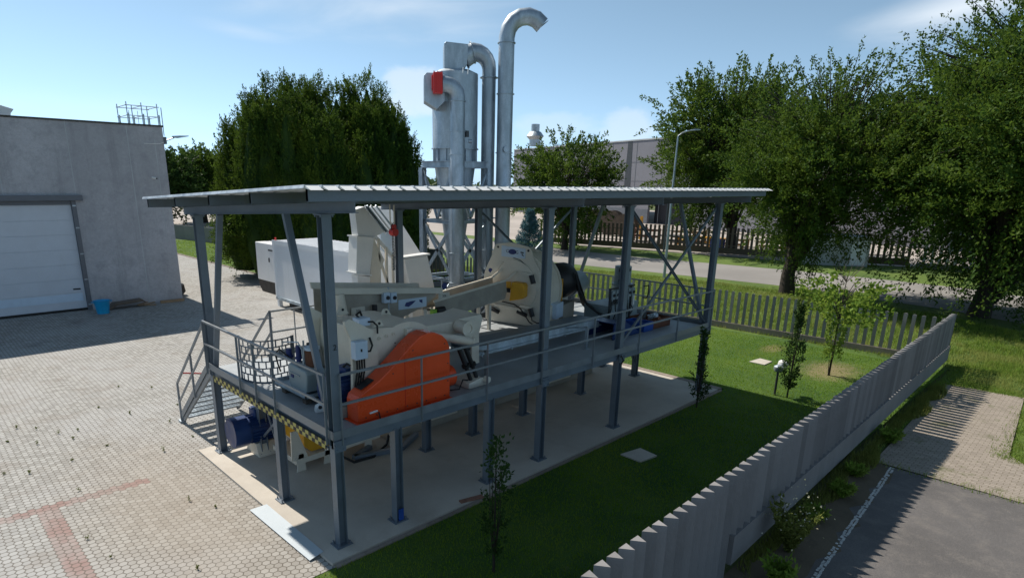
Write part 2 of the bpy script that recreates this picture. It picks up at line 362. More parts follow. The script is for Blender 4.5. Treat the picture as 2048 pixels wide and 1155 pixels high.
def text(name, s, size, loc, xdir, mat, parent, ext=.003):
    """lettering standing upright, reading along xdir"""
    cu = bpy.data.curves.new(name, 'FONT'); cu.body = s; cu.size = size; cu.extrude = ext; cu.align_x = 'CENTER'; cu.align_y = 'CENTER'
    t = bpy.data.objects.new(name, cu); COL.objects.link(t); dg = bpy.context.evaluated_depsgraph_get(); me = bpy.data.meshes.new_from_object(t.evaluated_get(dg))
    bpy.data.objects.remove(t); x = Vector(xdir).normalized(); z = Vector((0, 0, 1)); y = x.cross(z)
    off = OFF.get(parent, Vector((0, 0, 0)))
    mt = Matrix(((x.x, z.x, y.x), (x.y, z.y, y.y), (x.z, z.z, y.z))).to_4x4()
    mt.translation = Vector(loc)-off; me.transform(mt); me.materials.clear(); me.materials.append(M[mat])
    o = bpy.data.objects.new(name, me); COL.objects.link(o)
    if parent is not None: o.parent = parent; OFF[o] = off
    return o

# ================================================================== the setting
sheet('ground', [(-1500, -1500), (1500, -1500), (1500, 1500), (-1500, 1500)], -.10, 'field_mat')
sheet('paving', [(-60, -.45), (13.35, -.45), (13.35, 5.6), (13.0, 20), (12.8, 75), (-60, 75)], -.05, 'hex')
o = bx(-.42, 13.16, -.40, 5.62, -.09, 0).build('concrete_slab', 'slab'); o['kind'] = 'structure'
k = MB()
for i in range(27): k.box(13.20, 13.42, -.40+i*.223, -.40+i*.223+.215, -.09, -.005)
for i in range(48): k.box(-.4+i*.283, -.4+i*.283+.276, -.52, -.43, -.09, -.02)
k.build('slab_kerb', 'curb')['kind'] = 'structure'
sheet('lawn', [(-12, -4.72), (22.6, -4.72), (21.6, 2), (21.2, 20.3), (13.0, 20.3), (13.45, 5.6), (13.45, -.47), (-12, -.47)], -.046, 'lawn_mat')
sheet('lawn_behind', [(12.95, 20.9), (26, 20.9), (21.5, 46), (17.2, 64), (12.75, 64)], -.042, 'lawn_mat')
MB().tube([(12.9, 20.5, -.03), (12.85, 64, -.03)], .06, 6).build('lawn_kerb', 'curb')['kind'] = 'structure'
sheet('verge', [(22.0, -26), (30, -26), (33.6, -6), (35.2, -2), (36.6, 6), (36.0, 12), (34.8, 20), (33.4, 30), (32, 60), (30, 90), (20, 90), (21.3, 20)], -.06, 'verge_mat')
road = [(31.2, -14), (33.6, -6), (35.2, -2), (36.6, 6), (36.0, 12), (34.8, 20), (33.4, 30), (32, 60), (30, 90), (42, 96), (44, 60), (43, 29), (43.0, 22), (44.2, 15), (45.2, 7), (45.0, -1.3), (43.4, -6), (39, -14)]
sheet('road', road, -.052, 'road_mat')
sheet('far_verge', [(43, 29), (43.0, 22), (44.2, 15), (45.2, 7), (45.0, -1.3), (43.4, -6), (39, -14), (60, -40), (75, -40), (54, 6), (51.3, 10), (49.5, 20), (47, 33), (46, 60), (44, 60)], -.058, 'verge_mat')
sheet('factory_yard', [(47, 33), (49.5, 20), (51.3, 10), (54, 6), (75, -30), (110, 0), (140, 90), (60, 140), (46, 62)], -.05, 'yard_mat')
sheet('far_yard', [(18.5, 66), (31.5, 64), (41, 97), (60, 140), (60, 220), (10, 220), (12, 90)], -.048, 'yard_mat')
sheet('parking_asphalt', [(-14, -4.98), (11.0, -5.35), (11.2, -14), (11.0, -30), (-14, -30)], -.06, 'asphalt')
sheet('parking_blocks', [(11.05, -5.25), (19.5, -5.05), (19.7, -7.0), (13.9, -7.35), (13.2, -7.9), (13.2, -20), (11.2, -20)], -.052, 'blocks')
sheet('roadside_grass', [(11.0, -4.95), (23, -4.75), (23, -26), (31, -26), (31, -40), (12, -40), (12.5, -20), (13.2, -8.0), (13.9, -7.4), (19.7, -7.0), (19.5, -5.1), (11.0, -5.2)], -.075, 'verge_mat')
rr = [(-14+.6*i, -5.12-.012*i-.35*abs(math.sin(i*1.7))-.12*math.sin(i*.6)) for i in range(42)]
sheet('weedy_strip', [(-14, -4.9), (11.2, -4.9), (11.2, -5.3)]+rr[::-1], -.055, 'dirt')
# painted line of small setts
k = MB()
for i in range(150):
    x = 2.2+i*.0585; y = -5.94-.012*(5.1-x)+(.23*(x-5.1)/5.75 if x > 5.1 else 0)
    for j in (0, 1):
        if random.random() < .16: continue
        a, b = random.uniform(-.006, .006), random.uniform(-.008, .008)
        k.box(x+a, x+.043+a, y-.048+j*.05+b, y-.008+j*.05+b, -.058, -.052+random.uniform(0, .004))
tag(k.build('painted_line', 'worn_white'), kind='structure')

# ------------------------------------------------------------------ grass
def blades(name, region, n, h0, h1, w_, mat, z=-.05, keep=None, label=None, clump=0):
    xs = rng.uniform(region[0], region[1], n); ys = rng.uniform(region[2], region[3], n)
    if clump:
        k0 = rng.integers(0, n//clump+1, n); cx = rng.uniform(region[0], region[1], n//clump+1); cy = rng.uniform(region[2], region[3], n//clump+1)
        f = rng.random(n) < .6; xs = np.where(f, cx[k0]+rng.normal(0, .13, n), xs); ys = np.where(f, cy[k0]+rng.normal(0, .13, n), ys)
    if keep is not None: q = keep(xs, ys); xs, ys = xs[q], ys[q]
    n = len(xs); h = rng.uniform(h0, h1, n); a = rng.uniform(0, 6.28, n); l = rng.uniform(0, .6, n)*h; b = rng.uniform(0, 6.28, n)
    B = np.stack([xs, ys, np.full(n, z)], 1); D = np.stack([np.cos(a)*w_, np.sin(a)*w_, np.zeros(n)], 1)
    T = B+np.stack([np.cos(b)*l, np.sin(b)*l, h], 1)
    V = np.stack([B-D, B+D, T], 1).reshape(-1, 3); F = np.arange(3*n).reshape(-1, 3)
    return tag(rawmesh(name, V, F, mat, k=3), label, None, None, 'stuff')
bare = lambda x, y: ((((x-18.2)/1.5)**2+((y+2.0)/.95)**2 > rng.uniform(-.3, 1.6, len(x))) & (((x-17.0)/.7)**2+((y+3.4)/.4)**2 > 1) & ~((x < 13.5) & (y > -.5))
                     & ~((x > 6.8) & (x < 7.55) & (y > -1.75) & (y < -1.1)) & ~((x > 17.05) & (x < 17.85) & (y > -.25) & (y < .4)))
blades('lawn_grass', (-3, 21.3, -4.7, 12), 260000, .02, .075, .008, 'grass_blade', keep=lambda x, y: bare(x, y) & (y < np.where(x < 13.4, -.5, 12)), label='short green lawn grass round the slab')
blades('verge_grass', (21.8, 36, -12, 26), 150000, .06, .2, .012, 'grass_long', -.06, keep=lambda x, y: x < 33.5+np.sin(y*.2)*1.0-np.clip(-y-2, 0, 20)*.35, clump=30, label='long uneven grass on the verge beyond the picket fence')
blades('roadside_tufts', (10.9, 26, -11, -4.85), 60000, .03, .13, .009, 'grass_long', -.075, keep=lambda x, y: ~((x > 11.3+rng.normal(0, .12, len(x))) & (x < 19.5) & (y > -7.1+rng.normal(0, .1, len(x))) & (y < -5.15)) & ~((x < 13.4) & (y < -5.3+rng.normal(0, .08, len(x)))), clump=25, label='patchy green and yellow grass beside the block paving')
blades('fence_foot_weeds', (4.5, 19, -5.5, -4.93), 16000, .04, .22, .009, 'weed_leaf', -.06, keep=lambda x, y: y > -5.05-.35*np.abs(np.sin(x*1.3))*np.abs(np.sin(x*.47)), clump=60, label='dark weeds along the foot of the concrete fence')
blades('joint_grass', (10.85, 14.6, -9.5, -5.1), 5000, .03, .12, .008, 'grass_long', -.06, keep=lambda x, y: np.abs(x-11.05-rng.normal(0, .06, len(x))) < .13, label='strip of grass in the joint between asphalt and block paving')
blades('back_lawn_grass', (13, 21, 21, 60), 40000, .03, .08, .02, 'grass_blade', -.045, label='bright green lawn grass beyond the kerb')

# ================================================================== building on the left
b = root('factory_building', (-8, 30, -.05), 'pale grey rendered factory building with a white sectional door, on the left', 'building')
YW = 25.6; k = MB()
k.box(1.80, 5.97, YW, YW+.3, -.05, 8.5); k.box(-30, 1.80, YW, YW+.3, 5.08, 8.5); k.box(-30, -4.2, YW, YW+.3, -.05, 5.08)
k.box(5.67, 5.97, YW+.3, 62, -.05, 8.5); k.box(-30, -29.7, YW+.3, 62, -.05, 8.5); k.box(-29.7, 5.67, 61.7, 62, -.05, 8.5)
wall = k.build('wall', 'wall_render', b)
bx(-29.7, 5.67, YW+.3, 61.7, 8.1, 8.2).build('roof', 'cap_dark', b)
bx(-30.02, 6.03, YW-.04, YW+.34, 8.5, 8.58).build('parapet_cap', 'cap_dark', b)
for x0, z1, z0 in ((4.35, 8.5, -.04), (1.86, 8.5, 5.31), (-.85, 8.5, 5.31), (5.55, 7.9, 2.6), (-5.5, 8.5, 0)): MB().box(x0-.014, x0+.014, YW-.006, YW-.0005, z0, z1).build('sealant_joint', 'white_wall', wall)
bx(-4.3, 2.06, YW-.22, YW-.003, 5.06, 5.30).build('lintel', 'door_grey', b, bevel=.01)
k = MB(); k.box(1.62, 1.797, YW-.02, YW+.28, -.04, 5.05); k.box(-4.2, 1.62, YW+.05, YW+.28, 4.88, 5.05); k.build('door_frame', 'door_grey', b)
k = MB(); z = .06
pan = [(.06, .82), (.83, 1.45), (1.46, 2.13), (2.14, 2.83), (2.84, 3.52), (3.53, 4.18), (4.19, 4.88)]
for z0, z1 in pan: k.box(-4.15, 1.615, YW+.16, YW+.22, z0, z1-.012)
k.box(-4.15, 1.615, YW+.18, YW+.21, .06, 4.88)
dr = k.build('sectional_door', 'door_panel', b, bevel=.006)
bx(-4.15, 1.5, YW+.150, YW+.158, .42, .78).build('protective_strip', 'pale_box', dr)
bx(-4.15, 1.61, YW+.13, YW+.24, -.045, .055).build('rubber_seal', 'rubber', dr)
bx(6.0, 6.10, 26.3, 26.9, 1.5, 2.5).build('hydrant_box', 'red', b)
# things on the building
for z_ in (.2, 1.4, 2.6, 3.8, 4.8): MB().box(1.64, 1.78, YW-.03, YW-.021, z_, z_+.06).build('frame_fixing', 'galv', b)
bx(1.15, 1.45, YW+.145, YW+.159, .95, 1.02).build('door_handle', 'ink', dr)
t = root('security_camera', (5.24, YW, 6.1), 'small white security camera on the grey factory wall', 'camera')
bx(5.20, 5.28, YW-.05, YW, 6.08, 6.16).build('bracket', 'white_plain', t); MB().cyl((5.2, YW-.1, 6.12), (5.34, YW-.22, 6.08), .045, 12).build('camera_body', 'white_plain', t, True)
MB().cyl((5.34, YW-.22, 6.08), (5.375, YW-.25, 6.07), .035, 12).build('lens', 'black', t, True)
t = root('floodlight', (6.0, YW, 8.0), 'flat grey floodlight on an arm at the corner of the factory', 'light')
bx(5.98, 6.10, YW-.05, YW+.25, 7.72, 8.05).build('bracket', 'door_grey', t); MB().tube([(6.08, YW+.1, 7.88), (6.4, YW+.05, 8.0), (6.55, YW, 8.08)], .03, 8).build('arm', 'galv', t, True)
MB().prism([(0, 0), (.25, -.03), (.72, .07), (.74, .11), (.3, .09), (0, .06)], (6.42, YW-.12, 8.06), (1, 0, 0), (0, 0, 1), (0, .26, 0)).build('lamp_head', 'galv', t)
MB().tube([(5.05, YW-.02, 7.7), (5.75, YW-.02, 7.72), (5.98, YW-.02, 7.8)], .014, 6).build('cable', 'white_plain', t)
t = root('roof_guard_rail', (5.2, YW+.8, 8.5), 'blue grey scaffold tube guard rail round the roof ladder', 'guard rail')
xs_, ys_ = (4.5, 5.15, 5.85), (YW+.05, YW+1.6)
for x in xs_:
    for y in ys_:
        MB().cyl((x, y, 8.2), (x, y, 9.55), .022, 8).build('post', 'galv', t, True); MB().cyl((x+.06, y, 8.5), (x+.06, y, 9.05), .03, 8).build('sleeve', 'galv', t, True)
for z in (8.95, 9.4):
    k = MB()
    for y in ys_: k.cyl((4.45, y, z), (5.95, y, z), .017, 8)
    for x in xs_: k.cyl((x, ys_[0], z), (x, ys_[1], z), .017, 8)
    k.build('rail', 'galv', t, True)
for x in (5.0, 5.4): MB().cyl((x, YW+1.6, 8.4), (x, YW+1.6, 9.3), .012, 6).build('baluster', 'galv', t)
MB().cyl((6.05, YW+.1, 8.1), (6.05, YW+.1, 9.4), .02, 8).build('ladder_stile', 'galv', t)
t = root('roof_skylight', (-.9, YW+1.5, 8.5), 'white domed roof vent standing on the factory roof edge', 'roof vent')
k = MB(); pr_ = [(-1.3, 0), (-1.3, .15), (-.9, .42), (-.2, .52), (.55, .36), (1.12, .20), (.98, .02), (.95, -.2), (-1.3, -.2)]
k.prism(pr_, (-.9, YW+.9, 8.72), (1, 0, 0), (0, 0, 1), (0, 1.5, 0)).build('dome', 'white_plain', t, bevel=.03)
bx(-2.1, .05, YW+.95, YW+2.3, 8.2, 8.56).build('upstand', 'cap_dark', t)
t = root('plastic_tub', (1.95, 24.35, -.05), 'bright blue plastic tub on the paving by the white door', 'tub')
k = MB(); k.tube([(1.95, 24.35, -.05), (1.95, 24.35, .5), (1.95, 24.35, .56)], [.25, .33, .37], 24, False); k.tube([(1.95, 24.35, .56), (1.95, 24.35, .5), (1.95, 24.35, .02), (1.95, 24.35, .0)], [.35, .31, .23, .01], 24, False); k.build('tub_body', 'bucket_blue', t, True)
for s in (-1, 1): MB().tube([(1.95+s*.35, 24.2, .5), (1.95+s*.43, 24.35, .52), (1.95+s*.35, 24.5, .5)], .02, 6).build('handle', 'bucket_blue', t)
MB().prism([(0, .02), (.3, .28), (1.55, .36), (1.7, .22), (1.66, .2), (1.5, .26), (.4, .18), (.1, 0)], (2.3, 24.9, -.05), (1, 0, 0), (0, 0, 1), (0, .55, 0)).build('wooden_panel', 'wood_grey')
tag(bpy.data.objects['wooden_panel'], 'warped dark wooden panel lying against the factory wall beside the blue tub', 'panel')
t = root('timber_offcut', (4.2, 25.1, -.05), 'split timber offcuts lying on the paving along the factory wall', 'timber')
for i, (x0, y0, x1, y1) in enumerate(((3.7, 25.2, 4.4, 24.8), (3.9, 25.0, 4.5, 25.3), (3.6, 24.95, 4.15, 25.3))): MB().bar((x0, y0, -.02+.04*i), (x1, y1, .0+.04*i), .1, .04).build('plank', 'wood', t)
tag(MB().bar((4.75, 25.22, .02), (5.9, 25.2, .02), .14, .13).build('timber_beam', 'wood'), 'pale squared timber beam at the corner of the factory', 'timber')
t = root('bin_bag', (6.4, 27.0, -.05), 'black rubbish heap behind the factory corner', 'rubbish')
k = MB(); k.tube([(6.2, 27.2, -.05), (6.3, 27.1, .25), (6.35, 27.0, .55), (6.3, 27, .6)], [.25, .35, .2, .05], 10); k.build('bag', 'black', t, True)

# ================================================================== fences
PK = MB(); tri = [(-.085, .01), (.085, .01), (.03, -.15)]
def picket_mesh(h, s=1.0, flat=False):
    k = MB(); n = [(-.06, .03), (.06, .03), (.06, -.02), (-.06, -.02)] if flat else tri
    vs = [(x*s, y*s, 0) for x, y in n]+[(x*s, y*s, h) for x, y in n]; q = len(n)
    if flat: vs += [(0, .03, h+.03), (0, -.02, h+.03)]
    fs = [(i, (i+1) % q, q+(i+1) % q, q+i) for i in range(q)]
    if flat: fs += [(4, 5, 8), (5, 6, 9, 8), (6, 7, 9), (7, 4, 8, 9)]
    else: fs += [(3, 4, 5)]
    return k.add(vs, fs)
def picket_fence(name, label, a, b, step, h, zb, mat, flat=False, curb=None, group=None, s=1., limit=100, cmat='fence_concrete', rails=()):
    a, b = Vector((*a, zb)), Vector((*b, zb)); L = (b-a).length; d = (b-a)/L; ang = math.atan2(d.y, d.x); n = int(L/step)
    t = root(name, tuple(a), label, 'fence', group)
    if curb:
        nrm = Vector((-d.y, d.x, 0)); MB().bar(a+nrm*curb[2]+d*-.1+Vector((0, 0, (curb[1])/2-.1)), b+nrm*curb[2]+Vector((0, 0, (curb[1])/2-.1)), curb[0], curb[1]+.2).build('base_wall', cmat, t)
    for z in rails: MB().bar(a+Vector((0, 0, z)), b+Vector((0, 0, z)), .05, .07).build('rail', mat, t)
    first = None; rest = MB()
    for i in range(n+1):
        p = d*(i*step)
        if i < limit:
            if first is None:
                first = picket_mesh(h, s, flat).build('picket', mat); first.parent = t; o = first
            else:
                o = first.copy(); COL.objects.link(o); o.parent = t
            o.location = p+Vector((random.uniform(-.006, .006), random.uniform(-.006, .006), random.uniform(-.008, .008))); o.rotation_euler = (random.uniform(-.006, .006), random.uniform(-.006, .006), ang+random.uniform(-.03, .03))
        else:
            q = picket_mesh(h, s, flat); c, e = math.cos(ang), math.sin(ang); rest.add([(a.x+p.x+x*c-y*e, a.y+p.y+x*e+y*c, zb+z) for x, y, z in q.v], q.f)
    if rest.v: tag(rest.build('picket_run', mat, t), kind='stuff')
    return t
pf0 = picket_fence('picket_fence', 'long pale concrete picket fence with pointed tops between lawn and parking area', (-2.05, -4.93), (22.35, -4.38), .2645, 1.47, .33, 'fence_concrete', curb=(.17, .33, -.085))
for o in pf0.children:
    if o.name.startswith('base_wall'):
        for v in o.data.vertices:
            if v.co.x < 1: v.co.x += 6.4; v.co.y += 6.4*.0225
    elif o.name.startswith('picket') and o.location.x < 6.3: o.scale.z = 1.86/1.47; o.location.z -= .39
picket_fence('picket_fence', 'grey concrete picket fence closing the far end of the lawn', (22.25, -4.2), (21.25, 20.4), .292, 1.45, .15, 'fence_concrete', flat=True, curb=(.12, .05, 0), cmat='curb')
picket_fence('picket_fence', 'dark picket fence behind the pipes and cyclone tower', (21.0, 20.6), (13.2, 20.9), .292, 1.5, .1, 'wood_grey', flat=True, curb=(.16, .1, 0))
picket_fence('picket_fence', 'brown picket fence along the factory yard across the road', (54.5, 4), (46.2, 36), .42, 2.1, .3, 'wood_grey', flat=True, curb=(.3, .3, 0), s=1.7, cmat='dirt', rails=(.5, 1.6))
picket_fence('picket_fence', 'brown picket fence far right behind the hanging branches', (56, -26), (54.5, 3.4), .5, 2.0, .2, 'white_wall', flat=True, curb=(.3, .2, 0), s=1.7, rails=(.5,))
t = root('concrete_panel_fence', (18, 58, 0), 'low dark concrete panel wall behind the bright lawn, left of the big conifer', 'wall')
for i in range(14):
    y0 = 66-i*2.9; y1 = y0-2.86; f = lambda y: 16.9+(66-y)*.17
    MB().bar((f(y0), y0, .65), (f(y1), y1, .65), .1, 1.6).build('panel', 'fence_concrete', t)

# ================================================================== steel platform with canopy
ZD = 2.03; XA, XC, XD, XE, WY = 0., 5.18, 8.11, 12.66, 5.2
pf = root('steel_platform', (6.3, 2.6, 0), 'blue grey steel platform with guard rails, staircase and corrugated canopy roof over the machines', 'platform')
def rz(y): return 5.605-.046*y                       # underside of the canopy beams
def baseplate(x, y, par):
    k = MB(); k.box(x-.15, x+.15, y-.13, y+.13, .001, .022)
    for a in (-.11, .11):
        for c in (-.095, .095): k.cyl((x+a, y+c, .02), (x+a, y+c, .075), .013, 6)
    return k.build('base_plate', 'steel_paint', par)
def column(x, y, z0, z1, upper=True):
    if z0 < .5:
        c = MB().hbeam((x, y, .02), (x, y, min(z1, 1.86)), .16, .16, .012, (1, 0, 0)).build('column', 'steel_paint', pf); baseplate(x, y, c)
    if z1 > 3:
        k = MB().hbeam((x, y, 1.86), (x, y, z1), .16, .16, .012, (0, 1, 0)); k.box(x-.12, x+.12, y-.11, y+.11, z1-.02, z1-.002)
        for a in (-.1, .1):
            for c in (-.08, .08): k.cyl((x+a, y+c, z1-.05), (x+a, y+c, z1-.02), .014, 6)
        k.build('column', 'steel_paint', pf)
    return None
for x in (XA, XC, XD, XE):
    for y in (0, WY): column(x, y, 0, rz(y))
for x, y in ((1.21, 0), (3.55, 0), (0, 2.11), (.63, 4.39), (3.58, 2.1), (5.05, 2.08), (7.01, 2.18), (12.42, 2.14), (12.5, 3.5), (3.0, WY), (10.4, WY), (9.6, 2.2)):
    column(x, y, 0, 1.86)
# splice plates where the upper columns meet the deck beam
for x in (XA, XC, XD, XE):
    k = MB(); k.box(x-.11, x+.11, -.125, -.10, 1.78, 1.98)
    for a in (-.07, .07):
        for z in (1.83, 1.93): k.cyl((x+a, -.125, z), (x+a, -.15, z), .015, 6)
    k.build('splice_plate', 'steel_paint', pf)
# deck
k = MB(); 
for i, (x0, x1) in enumerate(((0, 2.4), (2.403, 4.8), (4.803, 7.2), (7.203, 9.6), (9.603, 12.66))): k.box(x0 if i else -.04, x1, -.03, 5.22, ZD-.02, ZD)
k.build('deck_floor', 'deck_paint', pf)
k = MB()
for x in np.arange(.9, 12.3, 1.1): k.hbeam((x, .03, 1.90), (x, 5.17, 1.90), .1, .2, .008)
tag(k.build('floor_joists', 'steel_paint', pf), kind='stuff')
for y, s in ((-.04, 1), (5.22, -1)):
    MB().chan((-.08, y, 1.92), (12.76, y, 1.92), -.06*s, .20, .008).build('edge_beam', 'steel_paint', pf)
for x, s in ((-.04, 1), (12.72, -1)):
    MB().chan((x, 0 if s > 0 else 0, 1.92), (x, 5.2, 1.92), .06*s, .20, .008).build('edge_beam', 'steel_paint', pf)
MB().box(-.10, 12.76, -.105, -.095, 2.0, 2.15).build('toe_board', 'rail_paint', pf)
MB().box(-.105, -.095, -.08, 5.2, 2.0, 2.15).build('toe_board', 'rail_paint', pf)
MB().box(12.76, 12.77, -.08, 5.2, 2.0, 2.15).build('toe_board', 'rail_paint', pf)
MB().box(1.45, 12.7, 5.24, 5.25, 2.0, 2.15).build('toe_board', 'rail_paint', pf)
MB().box(-.125, -.115, .12, 4.95, 1.785, 1.925).build('hazard_strip', 'hazard', pf)
MB().chan((-.10, .1, 1.79), (-.10, 5.0, 1.79), .05, .03, .004).build('strip_holder', 'galv', pf)
# guard rails
def guard(pts, z0=1.95, post_w=.04, name='guard_rail', skip_end=False):
    a, b = Vector(pts[0]), Vector(pts[-1]); k = MB()
    for z in (3.10, 2.60): k.bar((a.x, a.y, z), (b.x, b.y, z), .038, .038)
    g = k.build(name, 'rail_paint', pf)
    for p in pts: MB().bar((p[0], p[1], z0-.06), (p[0], p[1], 3.10), .012 if abs(a.x-b.x) < .1 else .045, .045 if abs(a.x-b.x) < .1 else .012, (1, 0, 0)).build('post', 'rail_paint', g)
    return g
guard([(x, -.13, 0) for x in (.05, 1.71, 3.36, 5.02, 6.85, 8.82, 10.72, 12.68)])
guard([(-.135, y, 0) for y in (.05, 1.91, 2.71, 3.46, 5.25)])
guard([(12.79, y, 0) for y in (-.1, 1.7, 3.4, 5.2)])
guard([(x, 5.27, 0) for x in (1.45, 2.05, 3.6, 5.1, 6.7, 8.3, 9.9, 11.3, 12.7)])
# canopy
for x in (XA, XC, XD, XE):
    MB().hbeam((x, -.87, rz(-.87)+.08), (x, 5.98, rz(5.98)+.08), .1, .155, .009).build('roof_beam', 'steel_paint', pf)
for y in (-.86, .89, 2.55, 4.25, 5.92):
    MB().chan((-.72, y-.03, rz(y)+.245), (13.52, y-.03, rz(y)+.245), -.06 if y < 0 else -.06, .165, .006).build('purlin', 'steel_paint', pf)
k = MB(); n = 57; px = np.linspace(-.80, 13.6, n+1); pr = []
for i in range(n):
    a = px[i]; s = (px[1]-px[0]); pr += [(a, 0), (a+s*.07, .042), (a+s*.80, .042), (a+s*.87, 0)]
y0, y1 = -.93, 6.0; za, zb = rz(y0)+.331, rz(y1)+.331; q = len(pr); th = .004
vs = [(x, y0, za+z) for x, z in pr]+[(x, y1, zb+z) for x, z in pr]+[(x, y0, za+z+th) for x, z in pr]+[(x, y1, zb+z+th) for x, z in pr]
fs = [(i, i+1, q+i+1, q+i) for i in range(q-1)]+[(2*q+i, 2*q+i+1, 3*q+i+1, 3*q+i) for i in range(q-1)]+[(i, i+1, 2*q+i+1, 2*q+i) for i in range(q-1)]+[(q+i, q+i+1, 3*q+i+1, 3*q+i) for i in range(q-1)]
k.add(vs, fs); sh = k.build('roof_sheet', 'sheet', pf)
# white lips added at the eave, facing up to read as sunlit rib tops
k = MB(); 
for i in range(n):
    a = px[i]; s = (px[1]-px[0]); k.add([(a+s*.06, y0+.004, za+.002), (a+s*.88, y0+.004, za+.002), (a+s*.84, y0-.14, za-.020), (a+s*.10, y0-.14, za-.020), (a+s*.08, y0+.004, za+.040), (a+s*.82, y0+.004, za+.040)], [(4, 5, 1, 0), (4, 5, 2, 3), (0, 4, 3), (1, 5, 2)])
tag(k.build('sunlit_rib_lips', 'white_plain', sh), kind='stuff')
# braces
def brace(p, q, w_=.07): return MB().chan(p, q, w_*.6, w_, .006).build('brace', 'steel_paint', pf)
for x in (XA, XE):
    MB().bar((x, 1.22, rz(1.2)), (x, .12, 2.1), .075, .11, (1, 0, 0)).build('brace', 'steel_paint', pf)
    MB().bar((x, 4.0, rz(4.0)), (x, 5.08, 2.1), .075, .11, (1, 0, 0)).build('brace', 'steel_paint', pf)
for y in (0, WY):
    brace((XD+.1, y-.02, rz(y)-.15), (XE-.1, y-.02, 2.15)); brace((XE-.1, y+.03, rz(y)-.15), (XD+.1, y+.03, 2.15))
brace((11.35, 2.1, 1.85), (12.3, 2.1, .45)); brace((.1, 2.25, 1.7), (.58, 4.25, .5), .05); brace((.1, 2.25, .5), (.58, 4.25, 1.7), .05)
text('painted_number', '2', .13, (.02, -.093, 3.55), (1, 0, 0), 'ink', pf, .001)
t = MB().tube([(8.0, -.16, 1.98), (8.05, -.2, 1.85), (8.02, -.17, 1.76)], .02, 6).build('rubber_band', 'rubber', pf)
# staircase
s0, s1 = (5.3, 2.0), (7.78, -.03); stair = MB().box(0, 1.38, 5.24, 5.30, 1.86, 1.99).build('staircase', 'rail_paint', pf)
for x in (-.05, 1.43): MB().chan((x, s0[0], s0[1]-.03), (x, s1[0], s1[1]+.08), .05 if x < 1 else -.05, .22, .008).build('stringer', 'rail_paint', stair)
for i in range(9):
    f = (i+1)/10.; y = s0[0]+(s1[0]-s0[0])*f; z = s0[1]+(s1[1]-s0[1])*f; k = MB()
    k.bar((0, y-.11, z), (1.38, y-.11, z), .012, .045); k.bar((0, y+.13, z), (1.38, y+.13, z), .012, .045)
    for j in range(7): k.bar((0, y-.08+j*.034, z), (1.38, y-.08+j*.034, z), .006, .03)
    for j in range(15): k.bar((.05+j*.093, y-.11, z+.008), (.05+j*.093, y+.13, z+.008), .006, .012)
    k.build('tread', 'galv', stair)
for x in (-.07, 1.45):
    k = MB(); k.bar((x, 5.3, 3.1), (x, 7.72, 1.05), .045, .045); k.bar((x, 5.3, 2.6), (x, 7.72, .55), .04, .04)
    for y, z in ((7.74, .0), (6.5, .98), (5.32, 2.0)): k.bar((x, y, z), (x, y, z+1.06), .045, .045, (1, 0, 0))
    k.bar((x, 5.5, 1.95), (x, 7.7, .17), .01, .14); k.build('handrail', 'rail_paint', stair)
MB().box(-.12, .02, 7.70, 7.86, -.05, .02).build('foot_plate', 'galv', stair)

# perforated curved screen by the stairs
t = root('perforated_screen', (.4, 3.5, ZD), 'curved grey screen plate with rows of square holes standing on the deck by the stairs', 'screen')
cps = [(.10, 3.95), (.12, 3.72), (.2, 3.5), (.34, 3.34), (.55, 3.27), (.82, 3.29), (1.05, 3.38)]
ln = [0]
for a, c in zip(cps, cps[1:]): ln.append(ln[-1]+math.dist(a, c))
def cv(s):
    s = min(max(s, 0), ln[-1])
    for i in range(len(cps)-1):
        if s <= ln[i+1]+1e-9:
            f = (s-ln[i])/(ln[i+1]-ln[i]); return cps[i][0]+(cps[i+1][0]-cps[i][0])*f, cps[i][1]+(cps[i+1][1]-cps[i][1])*f
    return cps[-1]
k = MB(); L = ln[-1]
def strip(s0_, s1_, z0, z1):
    n = max(1, int((s1_-s0_)/.08))
    for i in range(n):
        a, c = cv(s0_+(s1_-s0_)*i/n), cv(s0_+(s1_-s0_)*(i+1)/n); k.bar((*a, (z0+z1)/2), (*c, (z0+z1)/2), .014, z1-z0)
z = ZD; rows = 6; rh = .145
strip(0, L, z, z+.04)
for r_ in range(rows):
    za_, zb_ = z+.04+r_*rh, z+.04+(r_+1)*rh; strip(0, L, zb_-.024, zb_)
    for j in range(9):
        s = .12+(j+(.5 if r_ % 2 else 0))*.15
        if s < L-.05: strip(s-.013, s+.013, za_, zb_)
strip(0, .06, z, z+.92); strip(L-.09, L, z, z+.92)
k.build('perforated_plate', 'steel_paint', t)
MB().tube([(.12, 3.9, z+.92), (.05, 3.8, z+.98), (.1, 3.7, z+.92)], .014, 6).build('lifting_lug', 'galv', t)

# ================================================================== shredder with orange belt guard
t = root('shredder', (2.0, 1.2, ZD), 'cream drum shredder with a large orange belt guard at the front corner of the platform', 'shredder')
go = [(.55, 2.05), (.55, 2.44), (.59, 2.52), (.66, 2.565), (.8, 2.63), (1.0, 2.73), (1.22, 2.87), (1.5, 3.08), (1.73, 3.26), (1.93, 3.38), (2.1, 3.42), (2.27, 3.40), (2.45, 3.32), (2.57, 3.2), (2.63, 3.07), (2.64, 2.95), (2.64, 2.05)]
g = MB().prism(go, (0, .17, 0), (1, 0, 0), (0, 0, 1), (0, .36, 0)).build('belt_guard', 'orange', t, bevel=.018)
MB().prism([(.50, 2.035), (2.66, 2.035), (2.66, 2.05), (.50, 2.05)], (0, .13, 0), (1, 0, 0), (0, 0, 1), (0, .44, 0)).build('guard_flange', 'orange', g)
nrm = Vector((-.115, 0, .26)).normalized(); 
